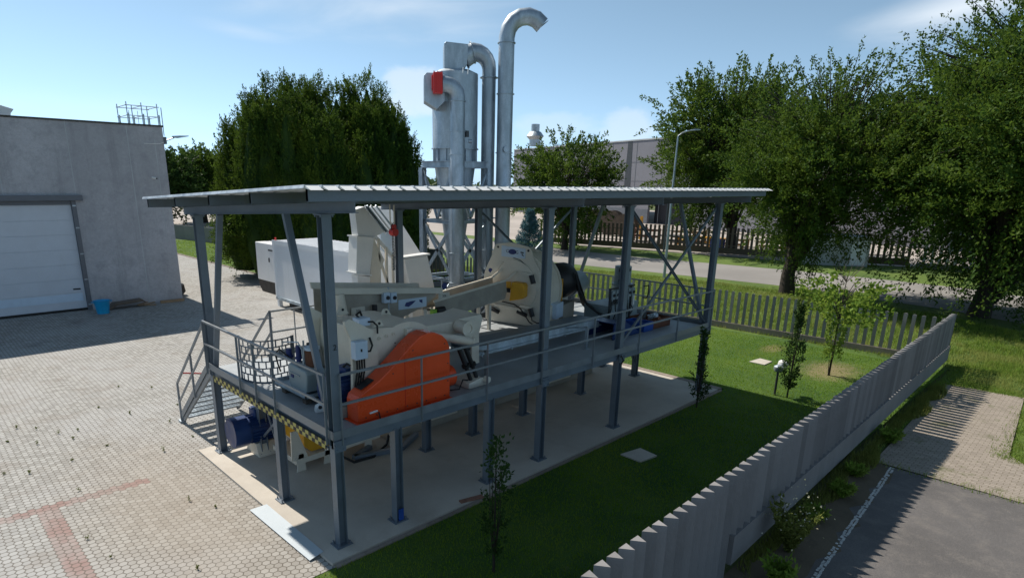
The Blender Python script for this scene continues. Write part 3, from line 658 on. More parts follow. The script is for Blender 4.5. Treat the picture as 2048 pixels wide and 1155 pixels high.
MB().prism([(0, 0), (.30, 0), (.30, .20), (0, .20)], Vector((.70, .28, 2.59))+nrm*.010, Vector((.26, 0, .115)).normalized(), (0, 1, 0), nrm*.006).build('rating_plate', 'black', g)
MB().tube([(.78, .165, 2.18), (.86, .14, 2.2), (.94, .165, 2.19)], .018, 6).build('drain_cap', 'white_plain', g)
MB().tube([(.96, .15, 2.17), (.97, .12, 2.05), (.95, .0, 2.03), (.7, -.05, 1.99)], .012, 6).build('cable', 'rubber', g)
for i in range(9): x_ = .7+i*.225; MB().cyl((x_, .172, 2.12), (x_, .160, 2.12), .012, 8).build('bolt', 'dark_steel', g)
for x_, z_ in ((2.58, 2.4), (2.58, 2.75), (2.5, 3.15), (1.75, 3.15), (1.3, 2.8)): MB().cyl((x_, .172, z_), (x_, .160, z_), .012, 8).build('bolt', 'dark_steel', g)
MB().box(1.56, 1.566, .164, .1695, 2.06, 3.05).build('sheet_seam', 'red', g)
# drum housing
c = (1.98, 2.72); arc = [(c[0]+.84*math.cos(a), c[1]+.84*math.sin(a)) for a in np.linspace(R(-20), R(112), 16)]
side = [(.95, 2.1)]+[(2.9, 2.1)]+arc+[(1.30, 3.54), (.95, 3.56), (.92, 3.2), (.95, 2.8)]
h = MB().prism(side, (0, .66, 0), (1, 0, 0), (0, 0, 1), (0, 1.35, 0)).build('housing', 'cream', t, bevel=.012)
fr = [(.70, 2.05), (1.28, 2.05), (1.28, 3.12), (1.16, 3.40), (1.22, 3.52), (.72, 3.80), (.62, 3.76), (.62, 3.68), (.72, 3.45), (.74, 2.95)]
MB().prism(fr, (0, .58, 0), (1, 0, 0), (0, 0, 1), (0, .075, 0)).build('front_frame_plate', 'cream', t, bevel=.006)
MB().prism(fr, (0, 2.02, 0), (1, 0, 0), (0, 0, 1), (0, .07, 0)).build('rear_frame_plate', 'cream', t, bevel=.006)
for x, z in ((1.36, 3.34), (1.52, 3.36), (1.68, 3.38)):
    MB().ring((x, .652, z), (0, -1, 0), .022, .036, .012, 14).build('bolt_ring', 'cream', h)
for x, z in ((1.72, 3.13), (1.78, 3.16), (1.71, 3.2), (1.81, 3.1), (1.74, 3.07)): MB().cyl((x, .66, z), (x, .648, z), .012, 8).build('bolt', 'dark_steel', h)
for x, y, zz in ((1.45, .80, 3.50), (2.1, 1.5, 3.52), (1.3, 1.8, 3.62)):
    MB().prism([(-.20, 0), (.2, 0), (.1, .13), (.06, .16), (-.04, .16)], (x, y, zz-.02), (.95, .3, 0), (0, 0, 1), (-.01, .035, 0)).build('lifting_eye', 'cream', h, bevel=.005)
    MB().cyl((x+.02, y-.012, zz+.08), (x+.02, y-.002, zz+.08), .026, 12).build('eye_hole', 'ink', h)
jb = bx(.70, .95, .40, .56, 3.10, 3.42).build('junction_box', 'pale_box', t, bevel=.012)
for i in range(4):
    x = .75+i*.05; MB().tube([(x, .46, 3.10), (x+.003, .46, 2.9), (x-.01, .52, 2.65), (x-.01, .57, 2.4)], .017, 7).build('cable', 'rubber', jb)
MB().box(.80, .83, .392, .40, 3.24, 3.29).build('lock', 'ink', jb)
MB().tube([(.93, .5, 3.2), (1.06, .5, 3.19), (1.12, .52, 3.28), (1.10, .57, 3.42)], .018, 8).build('cable_conduit', 'rubber', t)
jb = bx(.98, 1.22, .70, .92, 3.60, 3.74).build('terminal_box', 'pale_box', t, bevel=.01)
MB().tube([(1.16, .70, 3.67), (1.24, .66, 3.67), (1.29, .6, 3.6), (1.28, .58, 3.46)], .017, 8).build('cable_conduit', 'rubber', jb)
MB().tube([(1.1, .84, 3.70), (1.05, .9, 3.78), (1.2, 1.0, 3.80), (1.3, 1.1, 3.68)], .02, 8).build('hose', 'rubber', jb)
# spring strut on the drum side
k = MB(); k.cyl((2.0, .60, 3.32), (1.93, .60, 3.05), .035, 10); k.cyl((1.93, .60, 3.05), (1.82, .60, 2.8), .025, 10); k.build('spring_strut', 'black', t, True)
MB().box(1.93, 2.06, .57, .66, 3.30, 3.44).build('strut_bracket', 'cream', t, bevel=.006)
MB().tube([(1.2, .45, 2.55), (1.4, .5, 2.72), (1.7, .52, 2.76), (1.9, .6, 2.7)], .03, 8).build('hose', 'rubber', t, True)
# feed arm with tube ends
MB().prism([(2.3, 3.32), (3.0, 3.30), (3.9, 3.30), (4.22, 3.36), (4.26, 3.30), (4.2, 2.95), (4.06, 2.88), (3.9, 3.02), (2.7, 3.06), (2.4, 3.0)], (0, 1.0, 0), (1, 0, 0), (0, 0, 1), (0, .9, 0)).build('feed_hood', 'cream', t, bevel=.02)
MB().prism([(3.62, 3.36), (4.25, 3.37), (4.3, 3.28), (4.2, 2.95), (4.22, 2.3), (4.0, 2.3), (3.98, 2.9), (3.75, 3.0)], (-.1, .9, 0), (1, 0, 0), (0, 0, 1), (0, .045, 0)).build('end_plate', 'cream', t, bevel=.006)
MB().cyl((3.55, .95, 3.2), (3.52, .62, 3.2), .14, 24).build('bearing_tube', 'cream', t, True)
MB().ring((3.52, .63, 3.2), (0, -1, 0), .09, .165, .04, 24).build('bearing_flange', 'cream', t, True)
MB().cyl((2.7, .9, 3.16), (3.45, .42, 2.98), .085, 20).build('cross_tube', 'cream', t, True)
MB().cyl((3.45, .42, 2.98), (3.47, .407, 2.975), .10, 20).build('tube_cap', 'cream', t, True)
for dx in (0, .17):
    k = MB(); k.cyl((3.12+dx, .46, 2.90), (3.28+dx, .42, 2.50), .05, 12); k.cyl((3.28+dx, .42, 2.50), (3.40+dx, .40, 2.18), .042, 12); k.cyl((3.27+dx, .42, 2.53), (3.29+dx, .42, 2.48), .085, 12); k.build('damper', 'black', t, True)
MB().prism([(3.25, 2.04), (3.75, 2.04), (3.75, 2.16), (3.62, 2.22), (3.25, 2.16)], (0, .28, 0), (1, 0, 0), (0, 0, 1), (0, .5, 0)).build('damper_foot', 'cream', t, bevel=.01)
MB().cyl((3.70, .28, 2.17), (3.70, .18, 2.17), .07, 18).build('foot_bush', 'cream', t, True)
MB().cyl((2.6, 1.0, 2.72), (3.05, 1.0, 2.72), .33, 28).build('pulley_guard', 'orange', t, True)
MB().cyl((2.6, .7, 2.28), (3.1, .7, 2.28), .22, 24).build('lower_guard', 'orange', t, True)
MB().tube([(2.75, .5, 2.06), (3.0, .3, 2.1), (3.15, .36, 2.25), (3.3, .38, 2.2)], .015, 6).build('hose', 'rubber', t)
# main motor
k = MB(); k.cyl((.52, 1.02, 2.43), (1.35, 1.02, 2.43), .29, 28); k.cyl((.42, 1.02, 2.43), (.54, 1.02, 2.43), .30, 28)
for i in range(26):
    a = 6.283*i/26; k.prism([(0, 0), (.68, 0), (.68, .035), (0, .035)], (.6, 1.02+.285*math.cos(a), 2.43+.285*math.sin(a)), (1, 0, 0), (0, math.cos(a), math.sin(a)), (0, -math.sin(a)*.008, math.cos(a)*.008))
mt = k.build('drive_motor', 'navy', t, False); bx(.75, 1.12, .85, 1.2, 2.68, 2.84).build('terminal_box', 'navy', mt, bevel=.02); bx(.55, 1.2, .8, 1.24, 2.035, 2.2).build('motor_foot', 'cream_shaded_dirty', mt, bevel=.01)
MB().tube([(.8, 1.0, 2.84), (.75, .8, 2.95), (.8, .62, 2.9), (.9, .58, 2.7)], .02, 8).build('cable', 'rubber', mt)
bx(.42, .62, .55, .75, 2.035, 2.24).build('tensioner_block', 'cream_shaded_dirty', t, bevel=.02)
# small white bearing block lying on the deck
t = root('bearing_block', (.38, 1.12, ZD), 'small white pillow block bearing lying on the deck near the corner column', 'bearing')
MB().prism([(0, 0), (.42, 0), (.42, .08), (.26, .09), (.22, .13), (.15, .17), (.07, .13), (.02, .10)], (.27, 1.15, ZD), (.95, -.32, 0), (0, 0, 1), (.05, .15, 0)).build('block', 'white_plain', t, bevel=.012)
MB().cyl((.355, 1.13, ZD+.10), (.35, 1.115, ZD+.10), .035, 14).build('bore', 'ink', t)

# ================================================================== hydraulic power pack by the left rail
t = root('hydraulic_power_pack', (.75, 2.25, ZD), 'small hydraulic power pack with grey tank and brown cylinder on a drip tray', 'power pack')
k = MB(); k.box(.30, 1.15, 1.55, 2.95, 2.16, 2.178); k.box(.30, .32, 1.55, 2.95, 2.16, 2.24); k.box(.30, 1.15, 1.55, 1.57, 2.16, 2.24); k.box(1.13, 1.15, 1.55, 2.95, 2.16, 2.24); k.box(.3, 1.15, 2.93, 2.95, 2.16, 2.24); k.build('drip_tray', 'galv_plate', t)
for x, y in ((.36, 1.66), (.36, 2.5), (1.0, 1.66), (1.0, 2.5)): bx(x, x+.12, y, y+.14, ZD+.002, 2.16).build('foot', 'wood_grey', t)
tk = MB().prism([(1.75, 2.22), (1.82, 2.20), (2.35, 2.20), (2.42, 2.30), (2.45, 2.60), (2.38, 2.68), (1.75, 2.64), (1.68, 2.58)], (.42, 0, 0), (0, 1, 0), (0, 0, 1), (.42, 0, 0)).build('tank', 'grey_cab', t, bevel=.025)
bx(.40, .42, 1.95, 2.35, 2.50, 2.52).build('handle_bar', 'galv', tk); bx(.405, .42, 2.2, 2.3, 2.42, 2.48).build('gauge', 'navy_ink', tk)
MB().cyl((.72, 1.98, 2.66), (.72, 1.98, 3.0), .14, 20).build('accumulator', 'rust', t, True)
MB().ring((.72, 1.98, 2.98), (0, 0, 1), .05, .15, .05, 20).build('cap_ring', 'pale_box', t, True)
for x, y, z0, z1, r_, mm in ((.62, 2.35, 2.68, 3.0, .05, 'navy_ink'), (.55, 2.6, 2.68, 2.9, .06, 'navy_ink'), (.8, 2.5, 2.68, 2.88, .07, 'black'), (.66, 2.2, 2.68, 3.12, .018, 'galv'), (.75, 1.98, 3.0, 3.25, .025, 'galv'), (.8, 2.2, 2.7, 3.05, .07, 'black')):
    k = MB(); k.cyl((x, y, z0), (x, y, z1), r_, 12); k.cyl((x, y, z0+.05), (x, y, z0+.09), r_*1.4, 12); k.build('valve', mm, t, True)
MB().tube([(.5, 2.7, 2.7), (.46, 2.72, 2.95), (.45, 2.6, 3.05), (.5, 2.1, 3.13), (.52, 2.0, 3.0), (.52, 1.97, 2.7)], .013, 8).build('pipe', 'galv', t, True)
MB().tube([(.52, 2.4, 2.70), (.42, 2.75, 2.88), (.40, 2.9, 2.75), (.42, 2.86, 2.55), (.44, 2.8, 2.4)], .016, 8).build('hose', 'rubber', t, True)
k = MB(); k.cyl((.95, 1.6, 2.40), (.95, 1.85, 2.40), .12, 20); k.build('pump_motor', 'navy', t, True)

# ================================================================== vibrating troughs
t = root('feed_trough', (3.5, 3.7, ZD), 'deep cream steel feed trough with a blue and white plate, behind the shredder', 'trough')
so_ = [(2.0, 3.78), (2.0, 2.42), (2.1, 2.40), (3.33, 2.80), (4.5, 3.14), (4.86, 3.34), (4.92, 3.52)]
sp = MB().prism(so_, (0, 3.3, 0), (1, 0, 0), (0, 0, 1), (0, .02, 0)).build('side_plate', 'cream_shaded_dirty', t)
MB().prism(so_, (0, 4.15, 0), (1, 0, 0), (0, 0, 1), (0, .02, 0)).build('side_plate', 'cream_shaded_dirty', t)
MB().prism([(2.0, 2.6), (3.3, 2.9), (4.9, 3.36), (4.9, 3.38), (3.3, 2.92), (2.0, 2.62)], (0, 3.32, 0), (1, 0, 0), (0, 0, 1), (0, .83, 0)).build('trough_floor', 'cream_shaded_dirty', t)
for y in (3.24, 4.17): MB().prism([(1.95, 3.73), (4.95, 3.44), (4.95, 3.57), (1.95, 3.87)], (0, y-.05-1.30, 0), (1, 0, 0), (0, .35, 1), (0, .06, 0)).build('top_flange', 'cream', t, bevel=.006)
k = MB()
vs = []
for i in range(7):
    a = R(i*15); vs += [(2.05+.35*(1-math.cos(a)), z_) for z_ in ()]
MB().tube([(2.1, 3.24, 3.72), (2.13, 3.22, 3.4), (2.2, 3.24, 3.1), (2.32, 3.26, 2.9)], [.12, .13, .10, .05], 14).build('end_bend', 'cream', t, True)
MB().prism([(0, 0), (.85, 0), (.85, .24), (0, .24)], (3.72, 3.292, 3.15), (1, 0, -.02), (0, 0, 1), (0, -.008, 0)).build('name_plate', 'pale_box', t)
k = MB(); k.prism([(.18, .07), (.30, .04), (.42, .10), (.52, .17), (.38, .17), (.22, .15)], (3.72, 3.284, 3.15), (1, 0, 0), (0, 0, 1), (0, -.003, 0)); k.build('emblem', 'navy_ink', sp)
k = MB(); k.prism([(.62, .17), (.72, .17), (.72, .08), (.64, .12)], (3.72, 3.284, 3.15), (1, 0, 0), (0, 0, 1), (0, -.003, 0)); k.build('emblem_corner', 'navy_ink', sp)
for x0, z0 in ((2.42, 3.2), (4.95, 3.25)):
    p_ = MB().box(x0, x0+.36, 3.27, 3.289, z0, z0+.16).build('tag_plate', 'plastic_tag', t)
    text('tag_number', '305' if x0 < 3 else '306', .09, (x0+.18, 3.268, z0+.08), (1, 0, 0), 'ink', p_, .001)
MB().cyl((5.15, 3.29, 3.58), (5.15, 3.28, 3.58), .085, 24).build('blue_sign', 'navy_ink', t)
for x, z0 in ((3.28, 3.52), (3.47, 3.5)):
    s_ = bx(x-.085, x+.085, 3.10, 3.22, z0-.12, z0+.12).build('switch_box', 'pale_box', t, bevel=.01); MB().cyl((x+.01, 3.10, z0), (x+.01, 3.07, z0), .045, 16).build('rotary_switch', 'ink', s_)
MB().cyl((3.38, 3.2, 2.05), (3.38, 3.2, 3.75), .022, 10).build('switch_stand', 'galv', t, True)
for x, y in ((2.2, 3.3), (2.2, 4.1), (4.55, 3.35), (4.55, 4.1)): MB().bar((x, y, ZD+.002), (x, y, 2.5 if x < 3 else 3.05), .09, .09, (1, 0, 0)).build('leg', 'cream', t)
k = MB(); k.cyl((2.45, 3.12, 3.02), (2.85, 3.12, 3.05), .085, 16); k.build('vibrator_motor', 'black', t, True)
k = MB(); k.cyl((2.98, 3.18, 3.0), (2.98, 3.18, 3.38), .06, 14); k.build('vibrator_damper', 'black', t, True); MB().cyl((2.98, 3.18, 3.06), (2.98, 3.18, 3.16), .064, 14).build('red_band', 'red', t, True)
MB().prism([(2.0, 2.05), (2.12, 2.05), (3.35, 2.55), (3.3, 2.62)], (0, 3.4, 0), (1, 0, 0), (0, 0, 1), (0, .06, 0)).build('slanted_support', 'wood', t)
t = root('discharge_trough', (6.6, 4.05, ZD), 'narrow cream discharge trough rising to the yellow inlet of the round separator', 'trough')
so_ = [(5.25, 3.10), (7.9, 3.40), (7.95, 3.05), (7.88, 2.86), (5.85, 2.62), (5.3, 2.78)]
for y in (3.8, 4.35): MB().prism(so_, (0, y, 0), (1, 0, 0), (0, 0, 1), (0, .02, 0)).build('side_plate', 'cream_shaded_dirty', t)
MB().prism([(5.3, 2.85), (7.9, 3.02), (7.9, 3.04), (5.3, 2.87)], (0, 3.82, 0), (1, 0, 0), (0, 0, 1), (0, .53, 0)).build('trough_floor', 'cream_shaded_dirty', t)
for y in (3.75, 4.36): MB().prism([(5.2, 3.08), (7.9, 3.38), (7.9, 3.43), (5.2, 3.13)], (0, y, 0), (1, 0, 0), (0, 0, 1), (0, .05, 0)).build('top_flange', 'cream', t)
for x, y in ((5.5, 3.85), (5.5, 4.3), (7.3, 3.85), (7.3, 4.3)): MB().bar((x, y, ZD+.002), (x, y, 2.75), .08, .08, (1, 0, 0)).build('leg', 'cream', t)
bx(5.75, 6.45, 3.75, 4.4, 2.2, 2.5).build('drive_box', 'cream', t, bevel=.01); bx(5.72, 6.48, 3.72, 4.43, 2.5, 2.53).build('drive_cover', 'dark_steel', t)
k = MB(); k.cyl((5.15, 3.6, 2.9), (5.4, 3.6, 2.9), .09, 14); k.cyl((5.2, 3.6, 2.72), (5.5, 3.58, 2.72), .05, 12); k.build('vibrator_motor', 'black', t, True)
MB().box(5.0, 5.12, 3.55, 3.68, 2.82, 2.94).build('connector', 'green_tag', t)
# ================================================================== round separator (disc face turned slightly)
t = root('round_separator', (8.8, 4.0, ZD), 'big cream round separator with a yellow inlet box and white name plate on its front', 'separator')
A = R(-73.5); U = Vector((math.cos(A), math.sin(A), 0)); N = Vector((math.cos(A+math.pi/2), math.sin(A+math.pi/2), 0)); O = Vector((8.33, 3.8, 0)); ZV = Vector((0, 0, 1))
def D(s, d, z): return O+U*s+N*d+ZV*z
fo = [(-.95, 2.05), (-1.07, 2.6), (-1.11, 3.2), (-1.06, 3.5), (-.97, 3.75), (-.84, 4.0), (-.76, 4.27), (-.70, 4.36), (-.52, 4.39), (-.22, 4.43), (.05, 4.40), (.38, 4.33), (.44, 4.27), (.52, 4.05), (.72, 3.70), (.84, 3.3), (.93, 2.8), (1.06, 2.05)]
MB().prism(fo, O, U, ZV, N*.06).build('front_plate', 'cream', t, bevel=.012)
cs, cz, cr = -.02, 3.08, 1.12
dr_ = MB(); dr_.tube([D(cs, .06, cz), D(cs, .72, cz)], cr, 56); dr_.tube([D(cs, .66, cz), D(cs, .72, cz)], cr+.06, 56); drum = dr_.build('drum', 'cream', t, True)
MB().prism([(-1.05, 2.05), (1.1, 2.05), (1.1, 2.7), (-1.05, 2.7)], D(0, .06, 0), U, ZV, N*.68).build('drum_base', 'cream', t, bevel=.02)
dl = MB(); dl.tube([D(-.12, -.035, 3.15), D(-.12, -.002, 3.15)], .80, 48); door = dl.build('inspection_door', 'cream', t, True)
yb = MB().prism([(-.06, 2.78), (.34, 2.88), (.40, 2.95), (.40, 3.25), (.34, 3.33), (-.0, 3.34)], D(0, -.30, 0), U, ZV, N*.27).build('inlet_box', 'yellow', t, bevel=.02)
MB().prism([(-.55, 3.1), (-.06, 3.1), (-.06, 3.33), (-.45, 3.33)], D(0, -.22, 0), U, ZV, N*.02).build('inlet_flap', 'yellow', yb)
MB().prism([(-.36, 3.04), (-.04, 3.04), (-.04, 3.16), (-.36, 3.16)], D(0, -.34, 0), U, ZV, N*.05).build('rubber_lip', 'rubber', yb)
MB().prism([(-.50, 4.02), (.27, 4.00), (.27, 4.28), (-.50, 4.33)], D(0, -.012, 0), U, ZV, N*.011).build('name_plate', 'pale_box', t)
k = MB(); k.prism([(-.14+.13*math.cos(a), 4.17+.075*math.sin(a)) for a in np.linspace(0, 6.28, 20)[:-1]], D(0, -.016, 0), U, ZV, N*.003); k.build('emblem', 'navy_ink', t)
text('plate_letter', 'C', .13, D(-.30, -.017, 4.18), U, 'ink', t, .001); text('plate_letter', 'G', .13, D(.01, -.017, 4.16), U, 'ink', t, .001)
k = MB(); k.prism([(.12, 4.19), (.22, 4.18), (.22, 4.14), (.12, 4.155)], D(0, -.016, 0), U, ZV, N*.003); k.prism([(.14, 4.12), (.18, 4.13), (.23, 4.07), (.21, 4.06)], D(0, -.016, 0), U, ZV, N*.003); k.build('emblem_bars', 'ink', t)
for s, z_ in ((-.62, 4.28), (.36, 4.23)): MB().cyl(D(s, -.004, z_), D(s, -.001, z_), .035, 14).build('lifting_hole', 'ink', t)
for s0_, s1_, z0, z1 in ((-.42, -1.05, 3.66, 3.05), (.02, -.75, 3.62, 2.75)): MB().bar(D(s0_, -.08, z0), D(s1_, -.45, z1), .05, .06).build('stay_bar', 'cream', t)
MB().tube([D(-.62, -.03, 3.55), D(-.55, -.04, 3.72), D(-.42, -.04, 3.86)], .018, 8).build('handle', 'cream', t)
for z0 in (3.58, 2.62): k = MB(); k.tube([D(.52, -.09, z0-.02), D(.60, -.09, z0-.26)], .075, 14); h_ = k.build('lock_motor', 'black', t, True); MB().prism([(.2, z0-.02), (.58, z0-.05), (.58, z0+.02), (.2, z0+.06)], D(0, -.14, 0), U, ZV, N*.1).build('hinge_arm', 'cream', t)
for s in (-.70, .22): k = MB(); k.tube([D(s-.12, -.06, 2.46), D(s+.18, -.06, 2.36)], .06, 12); k.build('latch', 'black', t, True)
MB().prism([(-.7, 2.62), (.3, 2.56), (.38, 2.50), (.3, 2.46), (-.7, 2.54)], D(0, -.1, 0), U, ZV, N*.05).build('lever_arm', 'cream', t, bevel=.01)
MB().tube([D(-.4, -.08, 2.70), D(.0, -.08, 2.66), D(.22, -.1, 2.55), D(.4, -.12, 2.35), D(.52, -.12, 2.2), D(.62, -.1, 2.14)], .018, 8).build('cable', 'rubber', t, True)
MB().tube([D(.55, -.08, 2.45), D(.6, -.1, 2.25), D(.75, -.06, 2.18), D(.9, 0, 2.2)], .016, 8).build('cable', 'rubber', t, True)
MB().tube([D(.50, -.02, 3.35), D(.57, -.02, 3.1), D(.55, -.02, 2.85), D(.48, -.02, 2.7)], .009, 6).build('pipe', 'dark_steel', t)
MB().tube([D(-.1, -.02, 4.0), D(.12, -.02, 3.95), D(.3, -.02, 3.82), D(.44, -.02, 3.64)], .009, 6).build('pipe', 'dark_steel', t)
MB().cyl(D(-.86, -.008, 3.58), D(-.86, -.001, 3.58), .065, 20).build('safety_sign', 'navy_ink', t); MB().cyl(D(-.68, -.008, 3.5), D(-.68, -.001, 3.5), .05, 20).build('safety_sign', 'pale_box', t)
MB().prism([(-.95, 3.3), (-.78, 3.3), (-.865, 3.46)], D(0, -.008, 0), U, ZV, N*.007).build('warning_triangle', 'yellow', t)
MB().prism([(.95, 2.3), (1.28, 2.3), (1.28, 2.75), (.95, 2.75)], D(-.05, .2, 0), U, ZV, N*.5).build('side_cover', 'pale_box', t, bevel=.01)
# the drive behind it
MB().tube([D(.4, .72, 3.2), D(.45, 1.2, 3.2)], .45, 28).build('drive_hub', 'dark_steel', t, True)
MB().tube([D(.72, .95, 3.22), D(.74, 1.1, 3.25), D(.75, 1.7, 3.22), D(.75, 1.85, 3.2)], [.42, .54, .54, .40], 24).build('drive_cowl', 'black', t, True)
MB().prism([(.2, 2.05), (1.15, 2.05), (1.15, 2.6), (.2, 2.6)], D(0, .9, 0), U, ZV, N*.9).build('drive_base', 'cream_shaded_dirty', t, bevel=.02)
MB().bar(D(1.12, .78, 2.75), D(1.12, .78, 3.4), .05, .03, (1, 0, 0)).build('yellow_guard', 'yellow', t); MB().bar(D(.7, .95, 2.72), D(.72, 1.5, 2.72), .06, .06).build('yellow_bar', 'yellow', t)
for i in range(5):
    o_ = i*.035; MB().tube([D(.85+o_, 1.2, 3.76-o_), D(1.15+o_, 1.5, 3.45), D(1.25+o_, 1.8, 2.9), D(1.3+o_, 2.1, 2.45), D(1.3+o_, 2.5, 2.25), D(1.2+o_, 2.8, 2.35)], .028, 8).build('hose', 'rubber', t, True)
MB().tube([D(.85, 1.95, 3.05), D(.9, 2.7, 3.05)], .36, 28).build('rear_motor', 'grey_cab', t, True)

# ================================================================== valve stand with hoses
t = root('hydraulic_unit', (11.4, 2.4, ZD), 'grey hydraulic unit with a row of valve blocks and looping black hoses', 'hydraulic unit')
bx(10.6, 12.2, 2.1, 3.0, ZD+.002, 2.55).build('tank', 'grey_cab', t, bevel=.02)
for x in (10.5, 11.6): MB().bar((x, 2.0, ZD), (x, 2.0, 3.1), .05, .05, (1, 0, 0)).build('stand_post', 'dark_steel', t)
MB().bar((10.45, 2.0, 3.1), (11.75, 2.0, 3.1), .06, .04).build('stand_rail', 'black', t)
for i in range(6):
    x = 10.52+i*.21; v = bx(x, x+.15, 1.93, 2.08, 2.78, 3.04).build('valve_block', 'grey_cab', t, bevel=.008); MB().cyl((x+.075, 1.93, 2.91), (x+.075, 1.90, 2.91), .045, 14).build('solenoid', 'ink', v)
    MB().tube([(x+.05, 2.0, 2.78), (x+.04, 1.97, 2.5), (x+.1*(i % 3)-.05, 1.95, 2.35), (x+.05, 2.02, 2.15)], .017, 7).build('hose', 'rubber', t, True)
MB().cyl((12.0, 2.6, 2.55), (12.0, 2.6, 3.6), .26, 28).build('cooler_drum', 'grey_cab', t, True); MB().ring((12.0, 2.6, 3.0), (0, 0, 1), .25, .33, .06, 28).build('drum_flange', 'grey_cab', t, True)
for i in range(9):
    a = i*.7; k = MB(); p0 = Vector((11.62+.12*math.cos(a*1.3), 2.3+.1*math.sin(a), 3.62+.10*math.sin(a*2.1)))
    k.tube([p0, p0+Vector((-.08*math.cos(a), 0, -.05)), (11.45-.05*i, 2.1, 3.3), (11.25-.04*i, 1.98, 3.05), (11.2-.08*i, 2.0, 2.6)], .015, 7); k.cyl(p0+Vector((0, 0, -.04)), p0+Vector((0, 0, .05)), .035, 10); k.build('hose', 'rubber', t, True)
bx(11.5, 11.75, 2.2, 2.4, 3.2, 3.7).build('manifold', 'black', t, bevel=.02)
MB().tube([(12.3, 2.0, 3.0), (12.5, 1.95, 3.02), (12.55, 1.95, 2.8), (12.45, 1.95, 2.62), (12.3, 2.0, 2.65)], .02, 8).build('hose', 'rubber', t, True)
bx(11.6, 11.68, 1.9, 1.96, 2.5, 2.8).build('filter', 'white_plain', t, bevel=.01); MB().cyl((11.2, 2.05, 2.4), (11.2, 1.92, 2.4), .09, 16).build('gauge', 'galv', t, True)
bx(10.9, 11.5, 1.5, 2.0, ZD+.002, 2.12).build('base_frame', 'dark_steel', t)
t = root('control_cabinet', (11.0, 4.3, ZD), 'tall grey green control cabinet standing on the deck behind the hydraulic unit', 'cabinet')
bx(10.85, 11.35, 4.1, 4.6, 2.6, 3.45).build('cabinet_body', 'grey_cab', t, bevel=.01); bx(10.9, 11.3, 4.2, 4.5, ZD, 2.6).build('plinth', 'grey_cab', t); bx(10.82, 11.38, 4.05, 4.62, 3.45, 3.48).build('rain_cover', 'galv_plate', t)
MB().cyl((11.5, 4.2, 3.05), (11.5, 4.15, 3.05), .05, 14).build('lamp', 'white_plain', t)
t = root('hose_guide', (10.2, 2.6, ZD), 'curved black cable chain running down onto the deck behind the separator', 'cable chain')
k = MB(); pts_ = [(10.05, 3.0, 3.5), (10.15, 2.9, 3.0), (10.3, 2.7, 2.6), (10.6, 2.45, 2.3), (10.85, 2.3, 2.2)]
for d_ in (-.09, .09): k.tube([(x+d_, y+d_, z) for x, y, z in pts_], .035, 8)
for i in range(12):
    f = i/11*4; j = min(int(f), 3); p_ = Vector(pts_[j]).lerp(Vector(pts_[j+1]), f-j); k.bar(p_+Vector((-.1, -.1, 0)), p_+Vector((.1, .1, 0)), .05, .02)
k.build('chain', 'rubber', t, True)

# ================================================================== galvanised trays along the deck
t = root('cable_tray', (6.6, 1.6, ZD), 'long galvanised sheet duct on short posts along the middle of the deck', 'duct')
k = MB(); k.box(4.3, 9.1, 1.35, 2.05, 2.40, 2.41); k.box(4.3, 9.1, 1.345, 1.355, 2.28, 2.50); k.box(4.3, 9.1, 2.05, 2.06, 2.28, 2.50); k.build('duct_body', 'galv_plate', t)
MB().box(4.3, 9.1, 1.36, 2.05, 2.495, 2.505).build('duct_cover', 'steel_paint', t)
MB().box(4.25, 9.15, 1.28, 1.34, 2.34, 2.36).build('lip', 'galv_plate', t)
for i in range(5): MB().bar((4.6+i, 1.32, 2.34), (4.6+i, 1.32, 2.26), .03, .02, (1, 0, 0)).build('bracket', 'galv_plate', t)
for x in (4.14, 7.7):
    k = MB(); k.bar((x, .71, ZD+.01), (x, .71, 2.62), .07, .05, (1, 0, 0)); k.box(x-.08, x+.08, .62, .80, ZD+.002, ZD+.014)
    q = k.build('support_post', 'galv', t); MB().bar((x, .71, 2.6), (x, 1.4, 2.45), .05, .04).build('arm', 'galv', q)
# ================================================================== crates at the far end of the deck
t = root('tool_bin', (11.0, 1.15, ZD), 'low brown rusty bin full of pipe offcuts at the far end of the deck', 'bin')
k = MB(); k.box(10.95, 11.9, .75, .77, 2.035, 2.30); k.box(10.95, 11.9, 1.55, 1.57, 2.035, 2.30); k.box(10.95, 10.97, .77, 1.55, 2.035, 2.30); k.box(11.88, 11.9, .77, 1.55, 2.035, 2.30); k.box(10.97, 11.88, .77, 1.55, 2.035, 2.05); k.build('bin_body', 'rust', t)
for i in range(9):
    x, y = random.uniform(11.05, 11.75), random.uniform(.85, 1.45); MB().cyl((x, y, 2.25), (x+random.uniform(-.3, .3), y+random.uniform(-.3, .3), 2.36), random.uniform(.03, .07), 12).build('pipe_offcut', random.choice(['rust', 'dark_steel', 'galv']), t, True)
t = root('blue_crate', (10.6, 1.1, ZD), 'bright blue plastic crate beside the rusty bin', 'crate')
k = MB(); k.box(10.42, 10.9, .72, .74, 2.035, 2.29); k.box(10.42, 10.9, 1.38, 1.40, 2.035, 2.29); k.box(10.42, 10.44, .74, 1.38, 2.035, 2.29); k.box(10.88, 10.9, .74, 1.38, 2.035, 2.29); k.box(10.44, 10.88, .74, 1.38, 2.035, 2.05); k.box(10.40, 10.92, .70, .74, 2.25, 2.27); k.build('crate_body', 'blue_bright', t)
t = root('blue_wedge_frame', (9.8, 1.2, ZD), 'dark blue sloping steel frame lying on the deck by the second last column', 'frame')
for y in (.75, 1.55): MB().prism([(8.95, 2.04), (10.3, 2.04), (9.5, 2.48), (9.0, 2.50)], (0, y, 0), (1, 0, 0), (0, 0, 1), (0, .04, 0)).build('side_cheek', 'navy', t)
